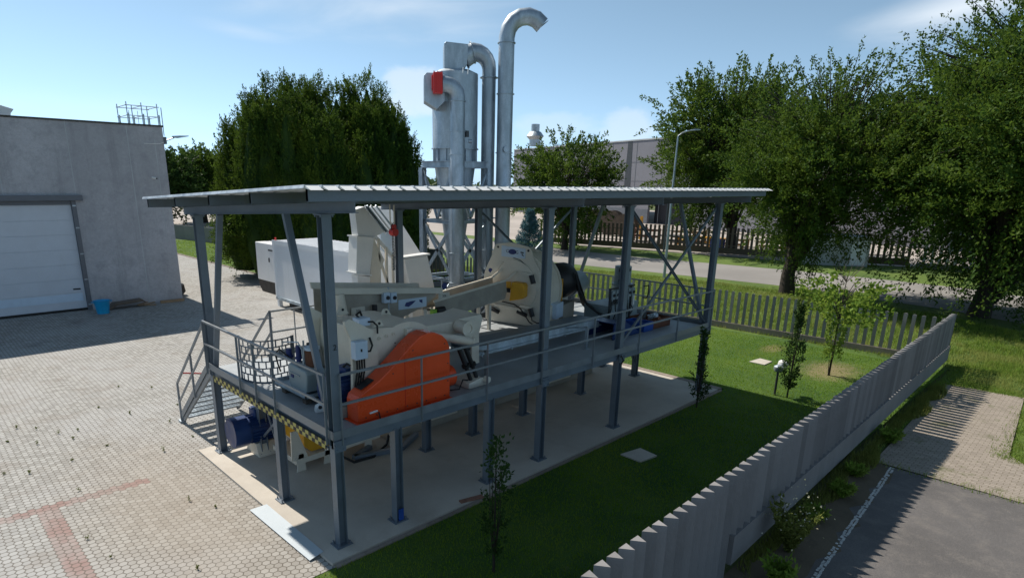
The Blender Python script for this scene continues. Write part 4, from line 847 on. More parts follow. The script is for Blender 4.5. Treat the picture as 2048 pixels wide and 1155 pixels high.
MB().prism([(9.0, 2.48), (9.5, 2.46), (10.3, 2.04), (10.3, 2.02), (9.5, 2.44), (9.0, 2.46)], (0, .79, 0), (1, 0, 0), (0, 0, 1), (0, .76, 0)).build('slide_plate', 'navy', t)
t = root('hose_coil', (12.1, 1.3, ZD), 'coil of dark hose lying on the deck beyond the rusty bin', 'hose')
for i in range(4): MB().tube([(12.15+(.28-.03*i)*math.cos(a), 1.35+(.28-.03*i)*math.sin(a), ZD+.03+.03*i) for a in np.linspace(0, 6.28, 22)], .02, 7).build('hose_loop', 'rubber', t, True)

# ================================================================== cyclone tower and ducts
A2 = R(-37); U2 = Vector((math.cos(A2), math.sin(A2), 0)); N2 = Vector((-math.sin(A2), math.cos(A2), 0))
t = root('cyclone', (9.06, 7.35, -.05), 'tall galvanised dust cyclone on a braced steel tower behind the platform', 'cyclone')
cx, cy, hf = 9.06, 7.35, .75
corners = [(cx-hf, cy-hf), (cx+hf, cy-hf), (cx+hf, cy+hf), (cx-hf, cy+hf)]
for i, (x, y) in enumerate(corners):
    MB().hbeam((x, y, -.04), (x, y, 6.52), .18, .18, .012, (1, 0, 0)).build('tower_leg', 'galv', t)
for i in range(4):
    a, c = corners[i], corners[(i+1) % 4]
    for z in (1.2, 3.0, 4.85): MB().hbeam((*a, z), (*c, z), .08, .10, .008).build('tower_beam', 'galv', t)
    MB().hbeam((*a, 6.62), (*c, 6.62), .16, .2, .014).build('tower_beam', 'galv', t); k = MB()
    for z0, z1 in ((1.25, 2.95), (3.05, 4.8)):
        k.bar((*a, z0), (*c, z1), .03, .11); k.bar((*c, z0), (*a, z1), .03, .11)
    md = ((a[0]+c[0])/2, (a[1]+c[1])/2); k.bar((*a, 6.5), (*md, 4.95), .06, .07); k.bar((*c, 6.5), (*md, 4.95), .06, .07)
    k.build('tower_brace', 'galv', t)
k = MB(); k.tube([(cx, cy, 7.12), (cx, cy, 9.32), (cx, cy, 9.42)], [.72, .72, .5], 40); cyb = k.build('cyclone_body', 'galv', t, True)
MB().tube([(cx, cy, 6.60), (cx, cy, 7.12)], .67, 40).build('lower_body', 'galv', t, True)
MB().ring((cx, cy, 7.09), (0, 0, 1), .66, .76, .03, 40).build('flange', 'galv', t, True)
k = MB()
for i in range(14): a = i*6.283/14; k.bar((cx+.69*math.cos(a), cy+.69*math.sin(a), 6.7), (cx+.69*math.cos(a), cy+.69*math.sin(a), 7.1), .012, .07, (math.cos(a), math.sin(a), 0))
tag(k.build('stiffener_ribs', 'galv', t), kind='stuff')
MB().tube([(cx, cy, 6.60), (cx, cy, 3.0), (cx, cy, 2.6)], [.66, .18, .18], 36).build('cone', 'galv', t, True)
MB().cyl((cx, cy, 2.2), (cx, cy, 2.6), .24, 20).build('rotary_valve', 'dark_steel', t, True)
MB().prism([(-.36, 9.42), (.20, 9.42), (.34, 9.55), (.38, 10.12), (-.30, 10.17), (-.36, 10.12)], Vector((cx, cy, 0))-N2*.36, U2, ZV, N2*.72).build('outlet_box', 'galv', t, bevel=.01)
# inlet box with hopper
P0 = Vector((8.42, 6.5, 0))
MB().prism([(-1.0, 8.42), (-1.0, 9.12), (-.92, 9.2), (-.38, 9.2), (-.38, 8.42), (-.62, 8.2)], P0+N2*.12, U2, ZV, N2*.75).build('inlet_box', 'galv', t, bevel=.008)
MB().prism([(-.60, 8.3), (-.38, 8.45), (-.1, 8.45), (-.05, 9.2), (-.38, 9.2)], P0+N2*.4, U2, ZV, N2*.5).build('inlet_duct', 'galv', t)
# red flame arrestor between box and pipe
def Q(s, z, d=0): return P0+U2*s+ZV*z+N2*d
t2 = root('duct_valve', tuple(Q(-.5, 8.6)), 'bright red square valve housing where the front pipe meets the cyclone', 'valve')
rb = MB().prism([(-.74, 8.61), (-.46, 8.61), (-.46, 9.18), (-.74, 9.18)], P0-N2*.20, U2, ZV, N2*.56).build('housing', 'red', t2, bevel=.02)
for s in (-.73, -.62, -.50): MB().prism([(s, 8.60), (s+.03, 8.60), (s+.03, 9.20), (s, 9.20)], P0-N2*.235, U2, ZV, N2*.033).build('rib', 'red', rb)
MB().prism([(-.78, 8.7), (-.743, 8.7), (-.743, 9.1), (-.78, 9.1)], P0-N2*.14, U2, ZV, N2*.4).build('side_plate', 'red', rb)
def pipe(name, label, path, r, rings, group='galvanised pipes beside the cyclone'):
    t = root(name, (path[0][0], path[0][1], -.05), label, 'pipe', group)
    def arcpts(p): return [Vector(v) for v in p]
    MB().tube(arcpts(path), r, 32).build('pipe_body', 'galv', t, True); r = r if isinstance(r, float) else r[-1]+.03
    for c, ax in rings: MB().ring(Vector(c)-Vector(ax).normalized()*.012, ax, r-.01, r+.035, .024, 32).build('flange_ring', 'galv', t, True)
    return t
def arc(cs, cz_, rad, a0, a1, n, org):
    return [org+U2*(cs+rad*math.cos(R(a)))+ZV*(cz_+rad*math.sin(R(a))) for a in np.linspace(a0, a1, n)]
# front pipe
p = [P0+ZV*z for z in (-.05, 8.5)]+arc(-.36, 8.52, .36, 0, 90, 5, P0)+[Q(-.455, 8.88)]
t1 = pipe('duct_pipe', 'front galvanised pipe with its elbow bending left into the red valve', p, .222, [((8.42, 6.5, 8.42), (0, 0, 1)), ((8.42, 6.5, 6.9), (0, 0, 1)), ((8.42, 6.5, 3.9), (0, 0, 1)), ((8.42, 6.5, 2.95), (0, 0, 1)), (Q(-.43, 8.88), U2)])
k = MB(); k.ring((8.42, 6.5, 7.55), (0, 0, 1), .222, .24, .05, 32); k.bar((8.22, 6.3, 7.58), (8.9, 6.75, 7.5), .04, .03); k.build('clamp', 'galv', t1)
MB().cyl((8.75, 6.45, 7.42), (8.75, 6.45, 7.6), .07, 14).build('actuator', 'dark_steel', t1, True); MB().cyl((8.78, 6.4, 7.3), (8.86, 6.34, 7.3), .06, 14).build('gauge', 'galv', t1, True)
for a in (0, 1): MB().cyl((8.42+.2*a, 6.28, 9.18-.02*a), (8.44+.2*a, 6.28, 9.32), .018, 8).build('stub', 'white_plain', t1)
# outlet pipe from the cyclone top
P1_ = Vector((cx, cy, 0))
p = [P1_+U2*.30+ZV*9.82, P1_+U2*.50+ZV*9.93]+arc(.60, 9.50, .47, 92, 0, 6, P1_)+[P1_+U2*1.07+ZV*z for z in (9.3, -.05)]
rl = [.31, .29]+[.27-.052*i/5 for i in range(6)]+[.218, .218]
t4 = pipe('duct_pipe', 'middle galvanised pipe curving from the top box of the cyclone down to the ground', p, rl, [(P1_+U2*1.07+ZV*9.25, (0, 0, 1)), (P1_+U2*1.07+ZV*4.95, (0, 0, 1)), (P1_+U2*1.07+ZV*3.9, (0, 0, 1))])
for s, z, r_ in ((.32, 9.83, .31), (.53, 9.95, .285)): MB().ring(P1_+U2*s+ZV*z, (U2+ZV*.3), r_-.02, r_+.04, .03, 32).build('flange_ring', 'galv', t4, True)
# tall exhaust with swan neck
P3 = Vector((10.2, 6.12, 0)); p = [P3+U2*-.09+ZV*z for z in (-.05, 10.2)]+arc(.52, 10.35, .61, 180, 38, 7, P3)
t3 = pipe('exhaust_stack', 'tallest galvanised exhaust pipe with a swan neck opening to the right', p, .245, [(P3+U2*-.09+ZV*z, (0, 0, 1)) for z in (10.2, 8.75, 7.0, 4.2)])
a = R(38-90); ex = P3+U2*(.52+.61*math.cos(R(38)))+ZV*(10.35+.61*math.sin(R(38))); dd = U2*math.cos(a)+ZV*math.sin(a)
MB().tube([ex+dd*.001, ex+dd*.008], .225, 28).build('pipe_mouth', 'dark_steel', t3)
MB().cyl(P3+Vector((-.25, -.15, 7.1)), P3+Vector((-.28, -.24, 7.1)), .09, 20).build('inspection_cap', 'galv', t3, True)
t = root('fan_unit', (8.9, 8.6, -.05), 'galvanised fan and guard rail at the foot of the cyclone tower', 'fan')
MB().cyl((9.7, 8.5, 1.2), (9.7, 9.2, 1.2), .8, 32).build('fan_casing', 'galv', t, True); bx(8.9, 10.6, 8.4, 9.3, -.05, .5).build('base_frame', 'dark_steel', t)
k = MB()
for z in (2.5, 3.05): k.bar((7.2, 6.95, z), (11.2, 7.15, z), .04, .04)
for i in range(5): x = 7.2+i; k.bar((x, 6.95+.05*i, -.05), (x, 6.95+.05*i, 3.05), .045, .045, (1, 0, 0))
k.build('guard_rail', 'galv', t)

# ================================================================== inclined conveyor, chute and hoist
t = root('inclined_conveyor', (6.4, 6.6, -.05), 'white inclined enclosed conveyor coming up from the ground behind the platform', 'conveyor')
MB().prism([(6.3, 3.98), (7.8, 5.32), (8.2, 5.32), (8.2, -.05), (6.3, -.05)], (5.96, 0, 0), (0, 1, 0), (0, 0, 1), (.86, 0, 0)).build('casing', 'white_plain', t, bevel=.015)
MB().prism([(5.98, 3.92), (6.84, 3.96), (7.02, 3.3), (7.18, 2.6), (7.5, -.05), (6.2, -.05), (6.26, 2.75)], (0, 6.05, 0), (1, 0, 0), (0, 0, 1), (0, .26, 0)).build('front_panel', 'white_plain', t, bevel=.01)
MB().prism([(5.9, 3.99), (6.9, 4.03), (6.9, 3.98), (5.9, 3.94)], (0, 6.0, 0), (1, 0, 0), (0, 0, 1), (0, .34, 0)).build('flange', 'white_plain', t)
MB().chan((4.78, 6.2, 5.42), (5.45, 6.2, 4.68), .10, .07, .006).build('side_channel', 'galv', t); MB().bar((4.62, 6.15, 5.05), (5.7, 6.15, 3.95), .05, .10).build('side_rail', 'white_plain', t)
MB().prism([(4.95, 5.2), (5.5, 4.6), (5.5, 4.2), (5.86, 3.9), (5.9, 4.6), (5.1, 5.3)], (0, 6.5, 0), (1, 0, 0), (0, 0, 1), (0, .06, 0)).build('side_panel', 'pale_box', t)
for x in (5.15, 5.40, 5.62): MB().bar((x, 6.12, ZD-2.08), (x, 6.12, 4.6-(x-5.1)), .06, .06, (1, 0, 0)).build('support_post', 'cream', t)
MB().bar((4.85, 6.12, 4.9), (5.55, 6.12, 2.9), .06, .06).build('stay', 'cream', t)
for q_ in (.12, .24, .4): MB().bar((4.78+q_, 6.25, 5.44), (5.45+q_, 6.25, 4.70), .05, .035).build('side_channel', 'galv' if q_ != .24 else 'white_plain', t)
t = root('discharge_chute', (4.7, 5.9, ZD), 'cream discharge chute with its yellow-lit side coloured warmer, dropping into the feed trough', 'chute')
MB().prism([(4.40, 5.34), (4.70, 5.42), (5.34, 4.72), (4.98, 4.60), (4.46, 4.66)], (0, 6.08, 0), (1, 0, 0), (0, 0, 1), (0, .3, 0)).build('head_box', 'white_plain', t, bevel=.01)
MB().prism([(4.44, 4.62), (4.98, 4.60), (4.80, 3.56), (4.36, 3.66)], (0, 6.08, 0), (1, 0, 0), (0, 0, 1), (0, .42, 0)).build('drop_leg', 'white_plain', t, bevel=.006)
MB().prism([(4.98, 4.58), (5.32, 3.95), (5.16, 3.62), (5.18, 3.2), (4.82, 3.2), (4.82, 3.56)], (0, 6.10, 0), (1, 0, 0), (0, 0, 1), (0, .36, 0)).build('side_box', 'cream', t, bevel=.006)  # warm cream puts the yellow light on this face into its colour
MB().prism([(4.30, 3.68), (4.84, 3.58), (4.84, 3.54), (4.30, 3.64)], (0, 6.03, 0), (1, 0, 0), (0, 0, 1), (0, .5, 0)).build('flange', 'white_plain', t)
MB().prism([(4.40, 4.66), (5.0, 4.60), (5.0, 4.56), (4.40, 4.62)], (0, 6.03, 0), (1, 0, 0), (0, 0, 1), (0, .5, 0)).build('flange', 'white_plain', t)
MB().prism([(4.40, 3.60), (4.80, 3.52), (4.80, 3.30), (4.40, 3.36)], (0, 6.08, 0), (1, 0, 0), (0, 0, 1), (0, .3, 0)).build('outlet', 'white_plain', t)
bx(4.45, 4.72, 6.1, 6.3, 2.0, 3.32).build('support', 'rust', t)
t = root('chain_hoist', (4.75, 4.85, 5.5), 'small red chain hoist hanging from the canopy with its chain down', 'hoist')
MB().tube([(4.66, 4.85, 5.52), (4.66, 4.85, 5.1), (4.70, 4.85, 5.02)], .016, 8).build('hanger', 'cream', t); MB().bar((4.79, 4.85, 5.5), (4.79, 4.85, 5.02), .03, .03, (1, 0, 0)).build('hanger', 'cream', t)
k = MB(); k.cyl((4.76, 4.76, 4.82), (4.76, 4.94, 4.82), .095, 20); k.cyl((4.76, 4.8, 4.96), (4.76, 4.9, 4.96), .06, 16); k.build('hoist_body', 'red', t, True)
for dx in (-.04, 0, .05):
    k = MB(); zz = np.arange(4.72, 3.85, -.036)
    for i, z in enumerate(zz): k.ring((4.76+dx, 4.85, z), ((1, 0, 0) if i % 2 else (0, 1, 0)), .007, .019, .008, 8)
    tag(k.build('chain', 'dark_steel', t), kind='stuff')
k = MB(); k.tube([(4.76, 4.85, 5.06), (4.70, 4.85, 5.0), (4.68, 4.85, 4.9), (4.72, 4.85, 4.85)], .012, 8); k.build('hook', 'dark_steel', t, True)
t = root('red_hose', (3, 8, 0), 'thin red hose lying curved on the paving behind the staircase', 'hose')
MB().tube([(1.4, 12.2, -.03), (2.0, 11.6, -.03), (2.5, 10.8, -.03), (3.3, 10.9, -.03), (3.9, 11.8, -.03), (4.6, 12.2, -.03), (6, 11.4, -.03)], .018, 6).build('hose_run', 'red', t)

# ================================================================== container and generator
t = root('white_container', (10.2, 17.1, -.05), 'white smooth sided container raised on short feet, behind the staircase', 'container')
k = MB(); k.box(9.0, 11.44, 13.3, 20.9, .33, 3.22); cb_ = k.build('container_body', 'white_paint', t, bevel=.02)
k = MB()
for y in np.arange(13.45, 20.8, .32): k.box(9.1, 11.35, y, y+.12, 3.222, 3.245)
tag(k.build('roof_ribs', 'white_paint', t), kind='stuff')
MB().box(8.965, 8.998, 13.28, 20.92, 3.04, 3.25).build('top_rail', 'white_paint', t); MB().box(8.955, 8.998, 13.28, 20.92, .30, .44).build('bottom_rail', 'galv_plate', t)
for y in (13.28, 20.8): MB().box(8.96, 8.998, y, y+.12, .44, 3.04).build('corner_post', 'white_paint', t)
for x in (9.0, 11.25):
    for y in (13.4, 20.68): bx(x, x+.18, y, y+.2, -.05, .33).build('foot', 'white_paint', t)
bx(9.4, 11.2, 14.2, 20.4, -.05, .3).build('underframe', 'black', t)
MB().box(9.3, 10.3, 13.29, 13.298, 2.4, 2.75).build('vent_plate', 'pale_box', t); MB().cyl((9.1, 13.4, 3.22), (9.1, 13.4, 3.42), .03, 8).build('lifting_pin', 'dark_steel', t)
MB().cyl((9.1, 20.8, 3.22), (9.1, 20.8, 3.36), .05, 8).build('marker', 'red', t)
t = root('generator', (11.2, 24, -.05), 'white generator cabinet with a black base standing beyond the container', 'generator')
bx(10.3, 11.6, 22.6, 25.9, .62, 2.72).build('canopy', 'white_paint', t, bevel=.03)
MB().prism([(22.62, .62), (22.62, .05), (22.8, -.04), (25.5, -.04), (25.85, .3), (25.88, .62)], (10.33, 0, 0), (0, 1, 0), (0, 0, 1), (1.24, 0, 0)).build('base_tank', 'black', t)
bx(10.32, 11.58, 25.9, 25.94, .6, 2.66).build('end_grille', 'black', t); bx(10.288, 10.3, 23.1, 23.75, 1.25, 1.75).build('door_vent', 'grey_cab', t); bx(10.28, 10.3, 24.2, 24.33, 1.72, 1.95).build('handle', 'ink', t)
bx(10.285, 10.3, 23.3, 24.3, 2.34, 2.42).build('lettering_strip', 'dark_steel', t)

# ================================================================== machinery under the deck
t = root('under_deck_drive', (1.6, 3.9, 0), 'blue motor and yellow gearbox on a cream frame under the deck', 'drive unit')
k = MB(); k.cyl((.0, 4.62, .62), (.34, 4.6, .62), .345, 32); k.cyl((.34, 4.6, .62), (1.05, 4.56, .62), .30, 28)
for i in range(22):
    a = 6.283*i/22; k.prism([(0, 0), (.62, 0), (.62, .035), (0, .035)], (.38, 4.59+.298*math.cos(a), .62+.298*math.sin(a)), (1, -.05, 0), (0, math.cos(a), math.sin(a)), (0, -math.sin(a)*.008, math.cos(a)*.008))
mt = k.build('motor', 'navy', t, True); MB().cyl((-.012, 4.62, .62), (-.002, 4.62, .62), .31, 32).build('fan_cover', 'navy', mt, True); bx(.5, .85, 4.45, 4.75, .88, 1.1).build('terminal_box', 'navy', mt, bevel=.02)
MB().prism([(4.25, .002), (4.95, .002), (4.88, .12), (4.80, .30), (4.4, .30), (4.32, .12)], (.45, 0, 0), (0, 1, 0), (0, 0, 1), (.5, 0, 0)).build('motor_cradle', 'cream', t, bevel=.01)
k = MB(); k.cyl((1.05, 4.56, .62), (1.35, 4.5, .62), .22, 24); k.cyl((1.35, 4.5, .62), (1.75, 4.4, .66), .28, 24); k.build('coupling', 'black', t, True)
gb = MB().prism([(.98, .52), (1.15, .34), (2.5, .34), (2.6, .5), (2.6, 1.45), (1.1, 1.45), (.98, 1.35)], (0, 3.1, 0), (1, 0, 0), (0, 0, 1), (0, .95, 0)).build('gearbox', 'yellow', t, bevel=.025)
bx(1.35, 1.7, 3.08, 3.1, .78, 1.1).build('side_opening', 'ink', gb); bx(1.85, 1.9, 3.04, 3.1, .4, 1.4).build('rib', 'yellow', gb); MB().cyl((1.25, 3.1, 1.2), (1.25, 3.08, 1.2), .03, 10).build('plug', 'ink', gb)
MB().tube([(.93, 3.1, .98), (.93, 3.1, 1.2)], [.11, .06], 14).build('breather', 'black', gb, True)
for x, y in ((.86, 3.02), (1.5, 3.0), (2.6, 3.05), (.86, 4.0), (2.6, 4.0)):
    MB().prism([(-.12, .002), (.10, .002), (.05, .40), (-.06, .40)], (x, y, 0), (1, 0, 0), (0, 0, 1), (0, .03, 0)).build('frame_leg', 'cream', t)
MB().prism([(.72, .30), (2.9, .34), (2.9, .22), (.72, .18)], (0, 3.0, 0), (1, 0, 0), (0, 0, 1), (0, 1.1, 0)).build('frame_bed', 'cream', t, bevel=.006)
MB().prism([(.66, .95), (.80, .95), (1.02, .30), (1.0, .18), (.64, .30)], (0, 3.02, 0), (1, 0, 0), (0, 0, 1), (0, .04, 0)).build('end_cheek', 'cream', t)
MB().tube([(1.6, 2.9, .25), (1.9, 2.6, .03), (2.4, 2.55, .03), (3.0, 2.9, .04), (3.3, 3.2, .2)], .03, 8).build('cable', 'rubber', t, True)
t = root('under_deck_trough', (7.2, 3.3, 0), 'long cream steel trough lying on the slab under the deck', 'trough')
MB().prism([(3.2, .004), (11.6, .004), (11.6, .18), (10.9, .24), (3.2, .20)], (0, 3.0, 0), (1, .02, 0), (0, 0, 1), (0, .7, 0)).build('trough_body', 'cream_shaded_dirty', t, bevel=.01)
for x, z in ((4.2, .2), (9.0, .2)): MB().prism([(x, z), (x+1.2, z), (x+1.1, z+.55), (x+.2, z+.55)], (0, 3.05, 0), (1, 0, 0), (0, 0, 1), (0, .6, 0)).build('hopper', 'cream', t, bevel=.01)
for x in (4.5, 9.2): k = MB(); k.cyl((x, 3.2, .9), (x+.3, 3.2, 1.2), .12, 12); k.build('drop_pipe', 'galv', t, True)
t = root('steel_channel_offcut', (3.3, 3.1, 0), 'grey steel frame offcut lying flat on the slab under the deck', 'frame')
for p_, q_ in (((2.0, 2.75, .06), (3.1, 2.45, .06)), ((3.1, 2.45, .06), (3.9, 2.9, .06)), ((2.0, 2.75, .06), (2.6, 3.0, .06))): MB().bar(p_, q_, .12, .1).build('member', 'steel_paint', t)
# objects on the ground
tag(MB().add([(-.36, 2.16, .012), (-.68, 2.22, -.020), (-.64, -.04, -.020), (-.36, 0.0, .012), (-.36, 2.16, .004), (-.68, 2.22, -.028), (-.64, -.04, -.028), (-.36, 0.0, .004)], [(0, 1, 2, 3), (7, 6, 5, 4), (0, 4, 5, 1), (1, 5, 6, 2), (2, 6, 7, 3), (3, 7, 4, 0)]).build('steel_ramp_plate', 'galv_sheet_plate'), 'pale blue grey flat plate bridging the paving and the edge of the slab', 'plate')
for i, (pts, lab) in enumerate(((((6.85, -1.1), (7.5, -1.22), (7.42, -1.72), (6.85, -1.64)), 'square concrete drain cover in the shaded lawn'), (((17.1, .35), (17.84, .27), (17.75, -.2), (17.1, -.2)), 'square concrete drain cover in the sunny lawn near the far fence'))):
    k = MB(); n = 4; k.add([(x, y, -.045) for x, y in pts]+[(x, y, -.012) for x, y in pts], [(4, 5, 6, 7), (0, 1, 5, 4), (1, 2, 6, 5), (2, 3, 7, 6), (3, 0, 4, 7)])
    tag(k.build('drain_cover', 'slab'), lab, 'drain cover', 'drain covers in the lawn')
tag(MB().bar((2.5, -.30, .01), (3.0, -.42, .01), .11, .03).build('brick_offcut', 'brick'), 'loose brick strip lying on the slab edge by the lawn', 'brick')
t = root('lawn_valve', (14.6, -1.6, -.05), 'small white capped valve on a post beside the conifer sapling', 'valve')
MB().tube([(14.1, -1.75, -.05), (14.1, -1.75, .72)], .035, 10).build('standpipe', 'dark_steel', t, True)
MB().tube([(14.1, -1.75, .70), (14.1, -1.75, .78), (14.1, -1.75, .86), (14.1, -1.75, .91)], [.10, .14, .13, .05], 18).build('valve_body', 'galv', t, True)
MB().tube([(14.1, -1.75, .80), (14.5, -1.72, .84)], .05, 12).build('connecting_pipe', 'galv', t, True)
MB().tube([(14.5, -1.72, .76), (14.5, -1.72, .84), (14.5, -1.72, .93), (14.5, -1.72, .99)], [.11, .15, .13, .05], 18).build('valve_cap', 'white_plain', t, True)
t = bx(1.16, 1.27, -.100, -.088, .03, .26).build('blue_label', 'blue_bright'); tag(t, 'blue safety label at the foot of the second front column', 'label')

# ================================================================== street lamp, far factory, yard things
t = root('street_lamp', (33.3, 13.3, -.05), 'tall thin grey street lamp by the road, its arm reaching into the tree', 'street lamp')
MB().tube([(33.3, 13.3, -.05), (33.3, 13.3, 5), (33.35, 13.3, 9.1)], [.10, .08, .05], 14).build('pole', 'galv', t, True)
MB().tube([(33.35, 13.3, 9.1), (33.5, 13.1, 9.3), (33.75, 12.75, 9.42), (33.95, 12.5, 9.46)], .04, 10).build('arm', 'galv', t, True)
MB().prism([(-.05, 0), (.5, .04), (.55, .09), (.2, .12), (-.05, .08)], (33.85, 12.65, 9.42), Vector((.62, -.78, 0)), (0, 0, 1), (.2, .16, 0)).build('lamp_head', 'galv', t)
t = root('far_factory', (92, 50, 0), 'long grey panel clad factory hall across the road behind the trees', 'building')
a, c = Vector((99, 90, 0)), Vector((74, 5, 0)); d = (c-a).normalized(); nn = Vector((-d.y, d.x, 0))
if nn.x < 0: nn = -nn
L = (c-a).length; k = MB()
dS, dE = 44.0, 52.0
def wseg(s0_, s1_, z0, z1, dep=.4, off=0): k.prism([(s0_, z0), (s1_, z0), (s1_, z1), (s0_, z1)], a-nn*off, d, ZV, nn*dep)
wseg(0, dS, 0, 13); wseg(dE, L, 0, 13); wseg(dS, dE, 5.0, 13); k.prism([(0, 0), (30, 0), (30, 13), (0, 13)], a+nn*.4, nn, ZV, d*.4)
fw_ = k.build('wall', 'panel_grey', t)
k = MB(); k.prism([(0, 0), (dS, 0), (dS, 2.2), (0, 2.2)], a-nn*.05, d, ZV, nn*.045); k.build('plinth', 'door_grey', t)
MB().prism([(0, 13), (L, 13), (L, 13.2), (0, 13.2)], a-nn*.1, d, ZV, nn*31).build('roof', 'white_wall', t)
for z in (3.9, 6.6, 9.6): MB().prism([(0, z), (L, z), (L, z+.06), (0, z+.06)], a-nn*.02, d, ZV, nn*.018).build('panel_joint', 'door_grey', fw_)
for s in np.arange(3, L, 6.2): MB().prism([(s, 0), (s+.07, 0), (s+.07, 13), (s, 13)], a-nn*.025, d, ZV, nn*.02).build('panel_joint', 'door_grey', fw_)
MB().prism([(37.5, 2.2), (39.3, 2.2), (39.0, 12.9), (37.9, 12.9)], a-nn*.03, d, ZV, nn*.028).build('damp_stain', 'dark_steel', fw_)
MB().prism([(dS, 0), (dE, 0), (dE, 5), (dS, 5)], a+nn*1.5, d, ZV, nn*.1).build('doorway_interior', 'ink', t)
MB().prism([(41.8, 3.2), (42.7, 3.2), (42.7, 4.9), (41.8, 4.9)], a-nn*.06, d, ZV, nn*.04).build('door_number_sign', 'white_plain', t)
text('door_number', '2', 1.0, a+d*42.2-nn*.09+ZV*4.0, d, 'navy_ink', t, .01)
t = root('roof_chimney', (86, 69, 12), 'short pale metal chimney cowl on the roof of the far factory', 'chimney')
MB().tube([(90, 76, 13), (90, 76, 14.2), (90, 76, 14.8), (90, 76, 15.6), (90, 76, 15.7), (90, 76, 17)], [1.1, 1.1, 1.7, 1.1, .8, .8], 20).build('cowl', 'galv', t, True)
t = root('gantry_beam', (52, 29, 0), 'yellow gantry crane beam in the factory yard just above the canopy edge', 'gantry crane')
MB().bar((57, 38.5, 5.6), (48.5, 22, 5.6), .3, .35).build('beam', 'yellow', t)
for x, y in ((56.5, 37.5), (48.7, 22.4)): MB().bar((x, y, -.05), (x, y, 5.5), .14, .14, (1, 0, 0)).build('leg', 'door_grey', t)
MB().bar((58.8, 31.4, 0), (58.8, 31.4, 2.6), .25, .25, (1, 0, 0)).build('post', 'yellow', t)
for i, (x, y, r_) in enumerate(((61, 37, 1.5), (63, 38.5, 1.4), (60.5, 34.5, 1.35), (62, 40.5, 1.5))):
    t = root('cable_drum', (x, y, -.05), ['large dark cable drum left of the yard post', 'dark cable drum furthest back in the yard', 'dark cable drum nearest the yard post', 'dark cable drum at the left end of the drum row'][i], 'cable drum', 'cable drums in the factory yard')
    for dd_ in (-.5, .5): MB().ring((x+dd_, y, r_), (1, .3, 0), .3, r_, .1, 28).build('drum_side', 'wood_grey', t, True)
    MB().cyl((x-.5, y-.15, r_), (x+.5, y+.15, r_), r_*.55, 20).build('drum_core', 'wood_grey', t, True)
yl = [('rust', 'stack of rusty orange frames behind the yard fence', 56.5, 29.5, 3.2, 1.2, 1.5), ('yellow', 'low yellow steel rack behind the yard fence', 57.5, 22, 7, 1.2, 1.0), ('yellow', 'second yellow steel rack behind the yard fence near the tree trunk', 58.5, 14.5, 6, 1.2, .9), ('dark_steel', 'dark grey skip behind the yard fence', 55.5, 24.5, 4, 1.5, 1.1), ('blue_bright', 'small blue drum stand behind the yard fence', 55.2, 20.3, .9, .9, 1.0), ('wood', 'pile of light wooden pallets behind the yard fence', 60, 26, 3, 2, 1.3)]
for m_, lab, x, y, ly, lx, h in yl:
    t = root('yard_rack', (x, y, -.05), lab, 'rack', 'racks and stacks in the factory yard')
    for s in range(3):
        for v in range(2): MB().bar((x-lx/2+lx*v, y-ly/2+s*ly/2, -.05), (x-lx/2+lx*v, y-ly/2+s*ly/2, h), .14, .14, (1, 0, 0)).build('upright', m_, t)
    for z in (h*.35, h*.8): MB().box(x-lx/2, x+lx/2, y-ly/2, y+ly/2, z, z+h*.12).build('shelf', m_, t)
t = root('site_cabin', (51, 8, -.05), 'low white cabin with a door, under the tree across the road', 'cabin')
k = MB(); a_, c_ = Vector((49.4, 10.4, -.06)), Vector((52.2, 6.2, -.06)); d_ = (c_-a_).normalized(); n_ = Vector((-d_.y, d_.x, 0)); n_ = n_ if n_.x > 0 else -n_
MB().prism([(0, 0), (5.05, 0), (5.05, 2.25), (0, 2.25)], a_, d_, ZV, n_*3).build('walls', 'white_wall', t, bevel=.03); MB().prism([(3.7, .1), (4.8, .1), (4.8, 2.0), (3.7, 2.0)], a_-n_*.03, d_, ZV, n_*.025).build('door', 'white_paint', t)
MB().prism([(-.1, 2.25), (5.15, 2.25), (5.15, 2.35), (-.1, 2.35)], a_-n_*.1, d_, ZV, n_*3.2).build('roof', 'white_wall', t); MB().prism([(4.0, 1.6), (4.4, 1.6), (4.4, 1.72), (4.0, 1.72)], a_-n_*.04, d_, ZV, n_*.008).build('door_sign', 'navy_ink', t)

# ================================================================== vegetation
def leaves(P_, Dr, L_, W_):
    """one pointed quad per leaf"""
    n = len(P_); r = rng.normal(size=(n, 3)); S = np.cross(Dr, r); S /= np.linalg.norm(S, axis=1, keepdims=True)+1e-9
    L_ = L_[:, None]; W_ = W_[:, None]
    V = np.stack([P_, P_+Dr*L_*.45+S*W_*.5, P_+Dr*L_, P_+Dr*L_*.45-S*W_*.5], 1).reshape(-1, 3)
    return V, np.arange(4*n).reshape(-1, 4)
def unit(v): return v/(np.linalg.norm(v, axis=1, keepdims=True)+1e-9)
def shoots(start, direc, length, per, jit, leaf, wl, droop=.0, spread=.8):
    """leaves strung along shoots"""
    n = len(start); s = rng.random((n, per)); j = rng.normal(size=(n, per, 3))*jit
    base = start[:, None]+direc[:, None]*(s*length[:, None])[..., None]; base[..., 2] -= droop*(s**2)*length[:, None]; base = (base+j*(1-.6*s)[..., None]).reshape(-1, 3)
    d = unit((direc[:, None]*.9+rng.normal(size=(n, per, 3))*spread).reshape(-1, 3)); m_ = len(base)
    return leaves(base, d, leaf*rng.uniform(.6, 1.3, m_), leaf*wl*rng.uniform(.7, 1.2, m_))
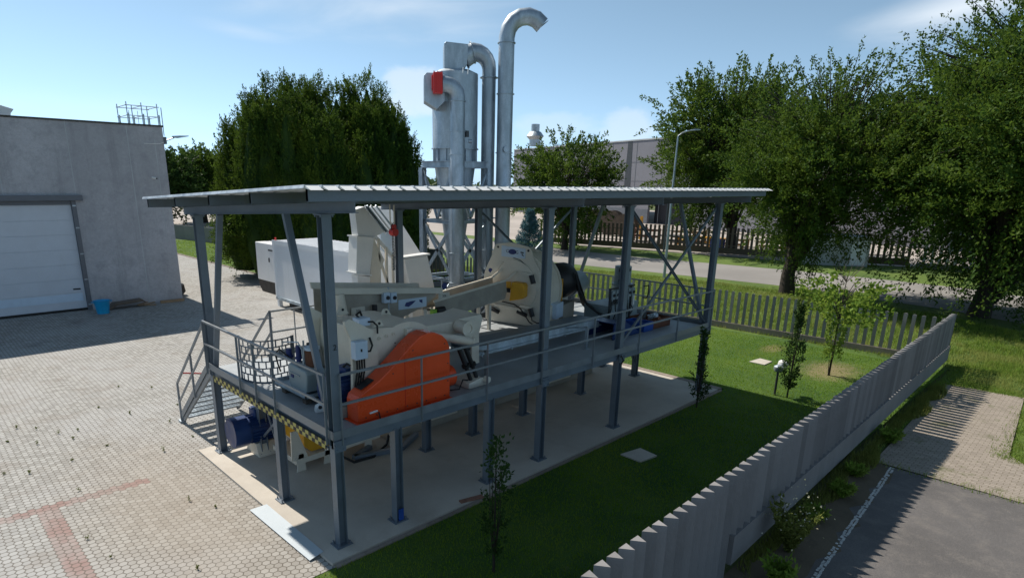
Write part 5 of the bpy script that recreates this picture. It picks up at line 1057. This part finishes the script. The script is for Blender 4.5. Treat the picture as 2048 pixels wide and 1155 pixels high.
def trunk_mesh(base, top, r0, r1, limbs, par, bark='bark'):
    b_, t_ = Vector(base), Vector(top); k = MB(); n = 6; pts = [b_.lerp(t_, i/n)+Vector((random.uniform(-.06, .06), random.uniform(-.06, .06), 0)) for i in range(n+1)]
    k.tube(pts, [r0*1.18]+[r0+(r1-r0)*i/n for i in range(1, n+1)], 14); k.build('trunk', bark, par, True); k = MB()
    for p_, q_, r_ in limbs:
        p_, q_ = Vector(p_), Vector(q_); mid = p_.lerp(q_, .5)+Vector((0, 0, .12*(q_-p_).length)); k.tube([p_, mid, q_], [r_, r_*.6, r_*.2], 8)
    if limbs: tag(k.build('limbs', bark, par, True), kind='stuff')
def broad_tree(name, label, base, hgt, rad, crown_z, nsh, leafmat='leaf', leaf=.26, per=46, tr=.35, cat='tree', group=None, off=(0, 0), flat=1., nclump=60, hang=.3, thin=0.):
    t = root(name, base, label, cat, group); b_ = np.array(base); cz_ = (crown_z+hgt)/2; hz_ = (hgt-crown_z)/2
    cen = b_+np.array([off[0], off[1], cz_]); limbs = []
    # clumps distributed through the envelope, biased to its outside
    d = unit(rng.normal(size=(nclump, 3))); d[:, 2] = d[:, 2]*.9+.05; rr = rng.uniform(.35, 1.0, nclump)**.6
    lump = 1+.22*np.sin(d[:, 0]*5+b_[0])*np.cos(d[:, 1]*4+b_[1])+.10*rng.normal(size=nclump)
    cl = cen+d*rr[:, None]*lump[:, None]*np.array([rad*.80, rad*.80*flat, hz_*.82])
    k0 = rng.integers(0, nclump, nsh); st = cl[k0]+rng.normal(size=(nsh, 3))*rad*.13
    rel = (st-cen)/np.array([rad, rad, hz_]); out = unit(rel+np.array([0, 0, .25])+rng.normal(size=(nsh, 3))*.35); out[:, 2] = np.where(rel[:, 2] < -.45, out[:, 2]-hang, out[:, 2]+.15); out = unit(out)
    ln = rng.uniform(.10, .36, nsh)*rad+.35; V, F = shoots(st, out, ln, per, .07+.016*rad, leaf, .5, .2, .7)
    # a few long leaders breaking the outline
    m_ = max(6, nsh//12); d2 = unit(rng.normal(size=(m_, 3))*np.array([1, 1, .5])+np.array([0, 0, .75])); s2 = cen+d2*np.array([rad, rad, hz_])*rng.uniform(.75, .98, (m_, 1)); o2 = unit(d2*.5+np.array([0, 0, .5])+rng.normal(size=(m_, 3))*.3)
    V2, F2 = shoots(s2, o2, rng.uniform(.15, .34, m_)*rad+.3, int(per*.9), .09, leaf, .5, .05)
    V = np.concatenate([V, V2]); F = np.arange(len(V)).reshape(-1, 4)
    rawmesh('crown', V, F, leafmat, t)
    for i in range(0, nclump, 2): limbs.append((tuple(b_+np.array([off[0]*.2, off[1]*.2, crown_z*.75+rng.uniform(0, .4)*hz_])), tuple(cl[i]), tr*.32))
    for i in range(m_): limbs.append((tuple(cen*.7+s2[i]*.3), tuple(s2[i]+o2[i]*.2*rad), tr*.12))
    trunk_mesh(tuple(b_), tuple(b_+np.array([off[0]*.12, off[1]*.12, cz_*.95])), tr, tr*.45, limbs, t); return t
def at_px(u, v, D):                # builder's note: directions were measured once; kept as plain numbers below
    return None
broad_tree('roadside_tree', 'broad tree on the near verge, its trunk right behind the grey picket fence', (33.6, 5.4, -.05), 12.3, 5.2, 1.8, 1900, 'leaf', .17, 54, .40, group='broad trees along the road', nclump=85, off=(.2, -1.1))
broad_tree('roadside_tree', 'largest tree at the right edge with thick trunk and hanging lower branches', (34.2, -3.7, -.05), 14.8, 7.7, .9, 3400, 'leaf', .175, 62, .44, group='broad trees along the road', nclump=150, off=(.3, -2.0), hang=1.2)
broad_tree('roadside_tree', 'tall tree across the road in front of the far factory, beside the lamp arm', (54.5, 18.6, -.05), 16.2, 6.8, 1.6, 1700, 'leaf', .30, 42, .5, group='broad trees along the road', nclump=80, off=(-.5, 1.0))
broad_tree('roadside_tree', 'rounded tree across the road just right of the galvanised pipes', (42.8, 29.6, -.05), 10.5, 4.9, 1.0, 820, 'leaf', .26, 40, .32, group='broad trees along the road', nclump=70)
broad_tree('roadside_tree', 'dark tree across the road between the two nearer trunks', (52, -1, -.05), 13.5, 6.5, 2.6, 900, 'leaf_dark', .36, 40, .45, group='broad trees along the road', nclump=60)
broad_tree('roadside_tree', 'leafy tree across the road at the far right edge', (58, -16, -.05), 14, 7, 2.4, 800, 'leaf_dark', .38, 40, .45, group='broad trees along the road', nclump=60)
broad_tree('distant_tree', 'green tree far beyond the low wall at the corner of the factory', (21, 82, -.05), 9.4, 6.2, .8, 800, 'leaf_dark', .42, 44, .4, group='far trees on the left', nclump=60)
broad_tree('distant_tree', 'paler tree beyond the low wall next to the big conifer', (29.5, 86, -.05), 9.8, 5.5, .8, 700, 'leaf', .42, 44, .4, group='far trees on the left', nclump=50)
# far woods on the horizon
def woods():
    n = 5200; a = rng.uniform(R(15), R(100), n); Dd = rng.uniform(190, 260, n); h = 5.5+2.2*np.sin(a*23)+1.4*np.sin(a*61+1)
    P_ = np.stack([Dd*np.cos(a), Dd*np.sin(a), rng.uniform(0, 1, n)*h], 1); d = unit(rng.normal(size=(n, 3))+np.array([0, 0, .6]))
    V, F = leaves(P_, d, rng.uniform(2, 4, n), rng.uniform(1.5, 3, n)); tag(rawmesh('distant_woods', V, F, 'leaf_dark'), 'dark line of distant woods on the horizon', None, None, 'stuff')
woods()
# big conifer clump behind the container
def conifer_clump():
    t = root('conifer_clump', (17.2, 29.7, -.05), 'huge dark bushy conifer with many upright plumes, behind the white container', 'tree')
    b_ = np.array([17.2, 29.9, -.05]); right = np.array([.867, -.499, 0]); dep = np.array([.499, .867, 0])
    pl_ = [(-5.6, 6.8, 1.5), (-4.6, 8.6, 1.6), (-3.5, 11.2, 1.9), (-2.3, 12.6, 2.0), (-1.0, 12.4, 1.9), (.1, 12.9, 2.0), (1.3, 12.0, 1.8), (2.3, 12.5, 2.0), (3.6, 13.1, 2.0), (4.7, 12.0, 1.9), (5.6, 10.6, 1.7), (6.3, 8.4, 1.4), (-1.6, 11.0, 2.2), (2.9, 10.6, 2.2), (.6, 10.4, 2.2), (-3.9, 9.0, 2.0), (5.0, 9.0, 1.9), (-2.6, 9.5, 2.0), (1.8, 9.3, 2.0)]
    VS = []; k = MB(); pl_ = []
    for i in range(46):
        s = rng.uniform(-6.3, 6.6); q = math.sqrt(max(0, 1-(s/6.9)**2)); dd_ = rng.uniform(-1, .5)*q*4.6
        pl_.append((s, dd_, (6.2+5.7*q**.7)*rng.uniform(.90, 1.04)*(1-.12*max(0, -dd_/4.6)), rng.uniform(1.0, 1.45)))
    for s, q in ((-5.6, -.5), (-4.2, -2.5), (-2.6, -3.6), (-.9, -4.2), (.9, -4.3), (2.6, -3.9), (4.3, -3.0), (5.7, -1.5)): pl_.append((s, q, 8.2+.5*math.sin(s*3), 1.5))
    for s, h in ((-4.6, 11.2), (-3.4, 12.3), (-2.3, 12.5), (-1.2, 12.2), (0, 12.5), (1.1, 12.1), (2.1, 12.5), (3.2, 12.8), (4.2, 12.1), (5.2, 11.0)): pl_.append((s, rng.uniform(-1.4, .3), h, 1.5))
    for s, dd_, h, r_ in pl_:
        c_ = b_+right*s*.93+dep*dd_; n = 330; z = rng.uniform(.0, 1, n)**.75
        prof = np.where(z > .45, np.clip((1-z)/.55, 0, 1)**.62, .75+.25*z/.45); a = rng.uniform(0, 6.283, n); rad = r_*prof*rng.uniform(.70, 1.08, n)
        st = np.stack([c_[0]+rad*np.cos(a), c_[1]+rad*np.sin(a), .5+z*(h-.9)], 1); o = unit(np.stack([np.cos(a)*.38, np.sin(a)*.38, np.full(n, 1.0)], 1)+rng.normal(size=(n, 3))*.16)
        V, F = shoots(st, o, rng.uniform(.4, 1.0, n), 26, .07, .15, .4, 0, .42); VS.append(V)
        core = [tuple(c_+np.array([0, 0, zz*h])) for zz in (.04, .2, .45, .7, .85, .92)]; k.tube(core, [r_*.3, r_*.6, r_*.64, r_*.42, r_*.2, r_*.04], 9)
    V = np.concatenate(VS); rawmesh('crown', V, np.arange(len(V)).reshape(-1, 4), 'leaf_conifer', t); tag(k.build('inner_foliage', 'leaf_dark', t, True), kind='stuff')
    MB().tube([tuple(b_), tuple(b_+np.array([0, 0, 5]))], [.5, .3], 12).build('trunk', 'bark', t, True)
    # low side branch over the lawn
    n = 160; st = b_+right*rng.uniform(-6.6, -4.0, (n, 1))+dep*rng.uniform(-3, 0, (n, 1))+np.stack([np.zeros(n), np.zeros(n), rng.uniform(1.0, 4.2, n)], 1)
    V, F = shoots(st, unit(-right+np.array([0, 0, .1])+rng.normal(size=(n, 3))*.5), rng.uniform(.4, .9, n), 40, .16, .16, .5, .3, .8); rawmesh('low_branches', V, F, 'leaf', t)
conifer_clump()
# blue spruce
def spruce():
    t = root('blue_spruce', (25, 18.3, -.06), 'young blue spruce in the verge behind the round separator', 'tree'); n = 420; z = rng.uniform(.02, 1, n); a = rng.uniform(0, 6.283, n); r_ = 1.25*(1-z)**.8+.05
    st = np.stack([25+r_*.25*np.cos(a), 18.3+r_*.25*np.sin(a), z*4.4], 1); o = unit(np.stack([np.cos(a), np.sin(a), .15+.5*z], 1)); V, F = shoots(st, o, r_*.85+.1, 60, .07, .11, .35, .1, .7); rawmesh('crown', V, F, 'leaf_blue', t)
    MB().tube([(25, 18.3, -.06), (25, 18.3, 4.3)], [.09, .02], 8).build('trunk', 'bark', t, True)
spruce()
def columnar(name, label, x, y, h, r_, mat_, n=150, per=26, leaf=.07, low=.08, lean=0., top=1.):
    t = root(name, (x, y, -.05), label, 'sapling'); z = rng.uniform(low, 1, n); a = rng.uniform(0, 6.283, n); zz = np.clip((z-low)/(top-low), 0, 1); rr = r_*(np.where(z < top, np.sin(zz*math.pi)**.5*.85, 0)+.12)*rng.uniform(.3, 1, n)
    st = np.stack([x+rr*np.cos(a)+lean*z, y+rr*np.sin(a), z*h*.94], 1); V, F = shoots(st, unit(np.stack([np.cos(a)*.4, np.sin(a)*.4, np.ones(n)], 1)+rng.normal(size=(n, 3))*.2), rng.uniform(.1, .28, n), per, .035, leaf, .6, 0, .8); rawmesh('crown', V, F, mat_, t)
    k = MB(); k.tube([(x, y, -.05), (x+lean*.5, y, h*.5), (x+lean, y, h*.98)], [.025, .015, .006], 8)
    for i in range(5): aa = i*1.3; k.tube([(x, y, .05), (x+.08*math.cos(aa), y+.08*math.sin(aa), h*.4), (x+r_*.5*math.cos(aa), y+r_*.5*math.sin(aa), h*.75)], [.012, .009, .004], 6)
    k.build('stems', 'bark', t, True)
columnar('columnar_sapling', 'dark narrow columnar sapling in the lawn beside the white valve', 14.15, -2.1, 2.9, .34, 'leaf_dark', 150, 18, top=.62)
columnar('columnar_sapling', 'thin dark columnar sapling at the lawn edge near the last platform column', 11.2, -.72, 2.35, .24, 'leaf_dark', 90, 15, top=.45)
columnar('columnar_sapling', 'narrow columnar sapling in the shaded lawn in front of the slab', 1.45, -2.3, 2.4, .20, 'leaf_dark', 75, 13)
def young_tree():
    x, y = 17.6, -2.15; t = root('young_tree', (x, y, -.05), 'bushy bright green young tree on the bare patch of lawn', 'tree'); n = 190
    a = rng.choice([.3, 1.2, 2.0, 2.9, 3.8, 4.6, 5.5], n)+rng.normal(0, .28, n); z = rng.uniform(1.9, 3.0, n); r_ = rng.uniform(.1, 1.25, n)**.9; z = z+.55*(rng.random(n) < .12)*(r_ < .8); st = np.stack([x+.05+r_*np.cos(a), y+r_*np.sin(a), z+.05*np.cos(a)], 1)
    V, F = shoots(st, unit(np.stack([np.cos(a), np.sin(a), .35+0*a], 1)+rng.normal(size=(n, 3))*.3), rng.uniform(.2, .5, n), 9, .05, .14, .7, .15, .9); m_ = 90; z2 = rng.uniform(.45, 2.0, m_); a2 = rng.uniform(0, 6.283, m_)
    st2 = np.stack([x+.2*np.cos(a2), y+.2*np.sin(a2), z2], 1); V2, F2 = shoots(st2, unit(np.stack([np.cos(a2)*.3, np.sin(a2)*.3, np.ones(m_)], 1)), rng.uniform(.1, .3, m_), 14, .06, .08, .6, 0, .9); V = np.concatenate([V, V2]); rawmesh('crown', V, np.arange(len(V)).reshape(-1, 4), 'leaf_young', t)
    k = MB(); k.tube([(x, y, -.05), (x+.02, y, 1.8), (x+.1, y, 3.3)], [.035, .025, .01], 8)
    for i in range(8): aa = i*.8; k.tube([(x, y, 1.7+.1*i), (x+.3*math.cos(aa), y+.3*math.sin(aa), 2.2+.12*i), (x+.6*math.cos(aa), y+.6*math.sin(aa), 2.5+.12*i)], [.016, .011, .004], 6)
    for i in range(4): k.tube([(x+.03*i-.05, y+.02, -.05), (x+.1*math.cos(i*2), y+.1*math.sin(i*2), .9)], [.012, .008], 6)
    k.build('stems', 'bark', t, True)
    k = MB()
    for i in range(14): aa = i*.45; k.tube([(x+.1, y, 3.1), (x+.4*math.cos(aa), y+.4*math.sin(aa), 3.6), (x+.55*math.cos(aa+.3), y+.55*math.sin(aa+.3), 3.85+.1*(i % 3))], [.006, .004, .002], 5)
    k.build('bare_twigs', 'wood_grey', t)
young_tree()
def weed(x, y, h, r_, mat_='weed_leaf', n=26, label=None, name='weed', per=10, leaf=.045):
    t = root(name, (x, y, -.05), label, 'weed', 'weeds growing in the paving joints' if name == 'weed' else None); a = rng.uniform(0, 6.283, n); st = np.stack([x+0*a, y+0*a, np.full(n, -.04)], 1); V, F = shoots(st, unit(np.stack([np.cos(a)*r_/h, np.sin(a)*r_/h, np.ones(n)], 1)), rng.uniform(.5, 1, n)*h, per, .012 if h > .2 else .006, leaf if h > .2 else .028, .45, 0, .9)
    rawmesh('foliage', V, F, mat_, t); return t
wl_ = [(-4.2, 10.6), (-3.9, 9.9), (-3.3, 10.1), (-2.95, 9.7), (-3.6, 9.2), (-3.1, 8.6), (-4.4, 8.3), (-2.6, 9.0), (-2.4, 8.4), (-2.2, 8.9), (-3.9, 7.2), (-3.5, 6.9), (-4.5, 6.6), (-2.7, 7.0), (-1.4, 10.4), (.2, 11.2), (-.5, 12.0), (-.3, 8.0), (-.2, 6.6), (-3.2, 3.2), (-1.9, 7.4), (-5.0, 9.1), (-.9, 9.3), (1.2, 10.4), (-3.9, 1.9), (-4.1, 1.2), (-3.05, 2.3), (-1.4, 3.4), (-1.1, 2.8), (-2.1, 1.0), (.3, 9.2), (-5.2, 12.5), (-1.0, 6.2), (-2.9, 5.3)]
wn_ = ['small weed in the paving joints, number %d']
for i, (x, y) in enumerate(wl_):
    o = weed(x, y, random.uniform(.03, .13), random.uniform(.02, .05), n=random.randint(4, 9), label='small yellow green weed sprouting from a joint of the hexagon paving')
t = weed(5.7, -5.35, 1.05, .5, 'weed_leaf', 110, 'tall straggly weed bush with pale flowers against the outside of the picket fence', 'weed_bush', 26, .075)
fl = rng.normal(size=(90, 3))*np.array([.3, .18, .22])+np.array([5.7, -5.42, .65]); V, F = leaves(fl, unit(rng.normal(size=(90, 3))), np.full(90, .04), np.full(90, .03)); tag(rawmesh('flowers', V, F, 'flower', t), kind='stuff')
for i, (x, y, h) in enumerate(((8.6, -5.3, .35), (7.2, -5.25, .3), (9.9, -5.2, .3), (12.6, -5.2, .4), (4.6, -5.6, .5))):
    weed(x, y, h, .35, 'grass_long', 90, ['grass tuft at the fence foot behind the end of the painted line', 'grass tuft at the fence foot left of the painted line', 'dark grass tuft at the fence foot near the asphalt joint', 'bushy weed tuft at the fence foot beside the block paving', 'grass tuft at the fence foot nearest the camera'][i], 'grass_tuft', 12, .10)
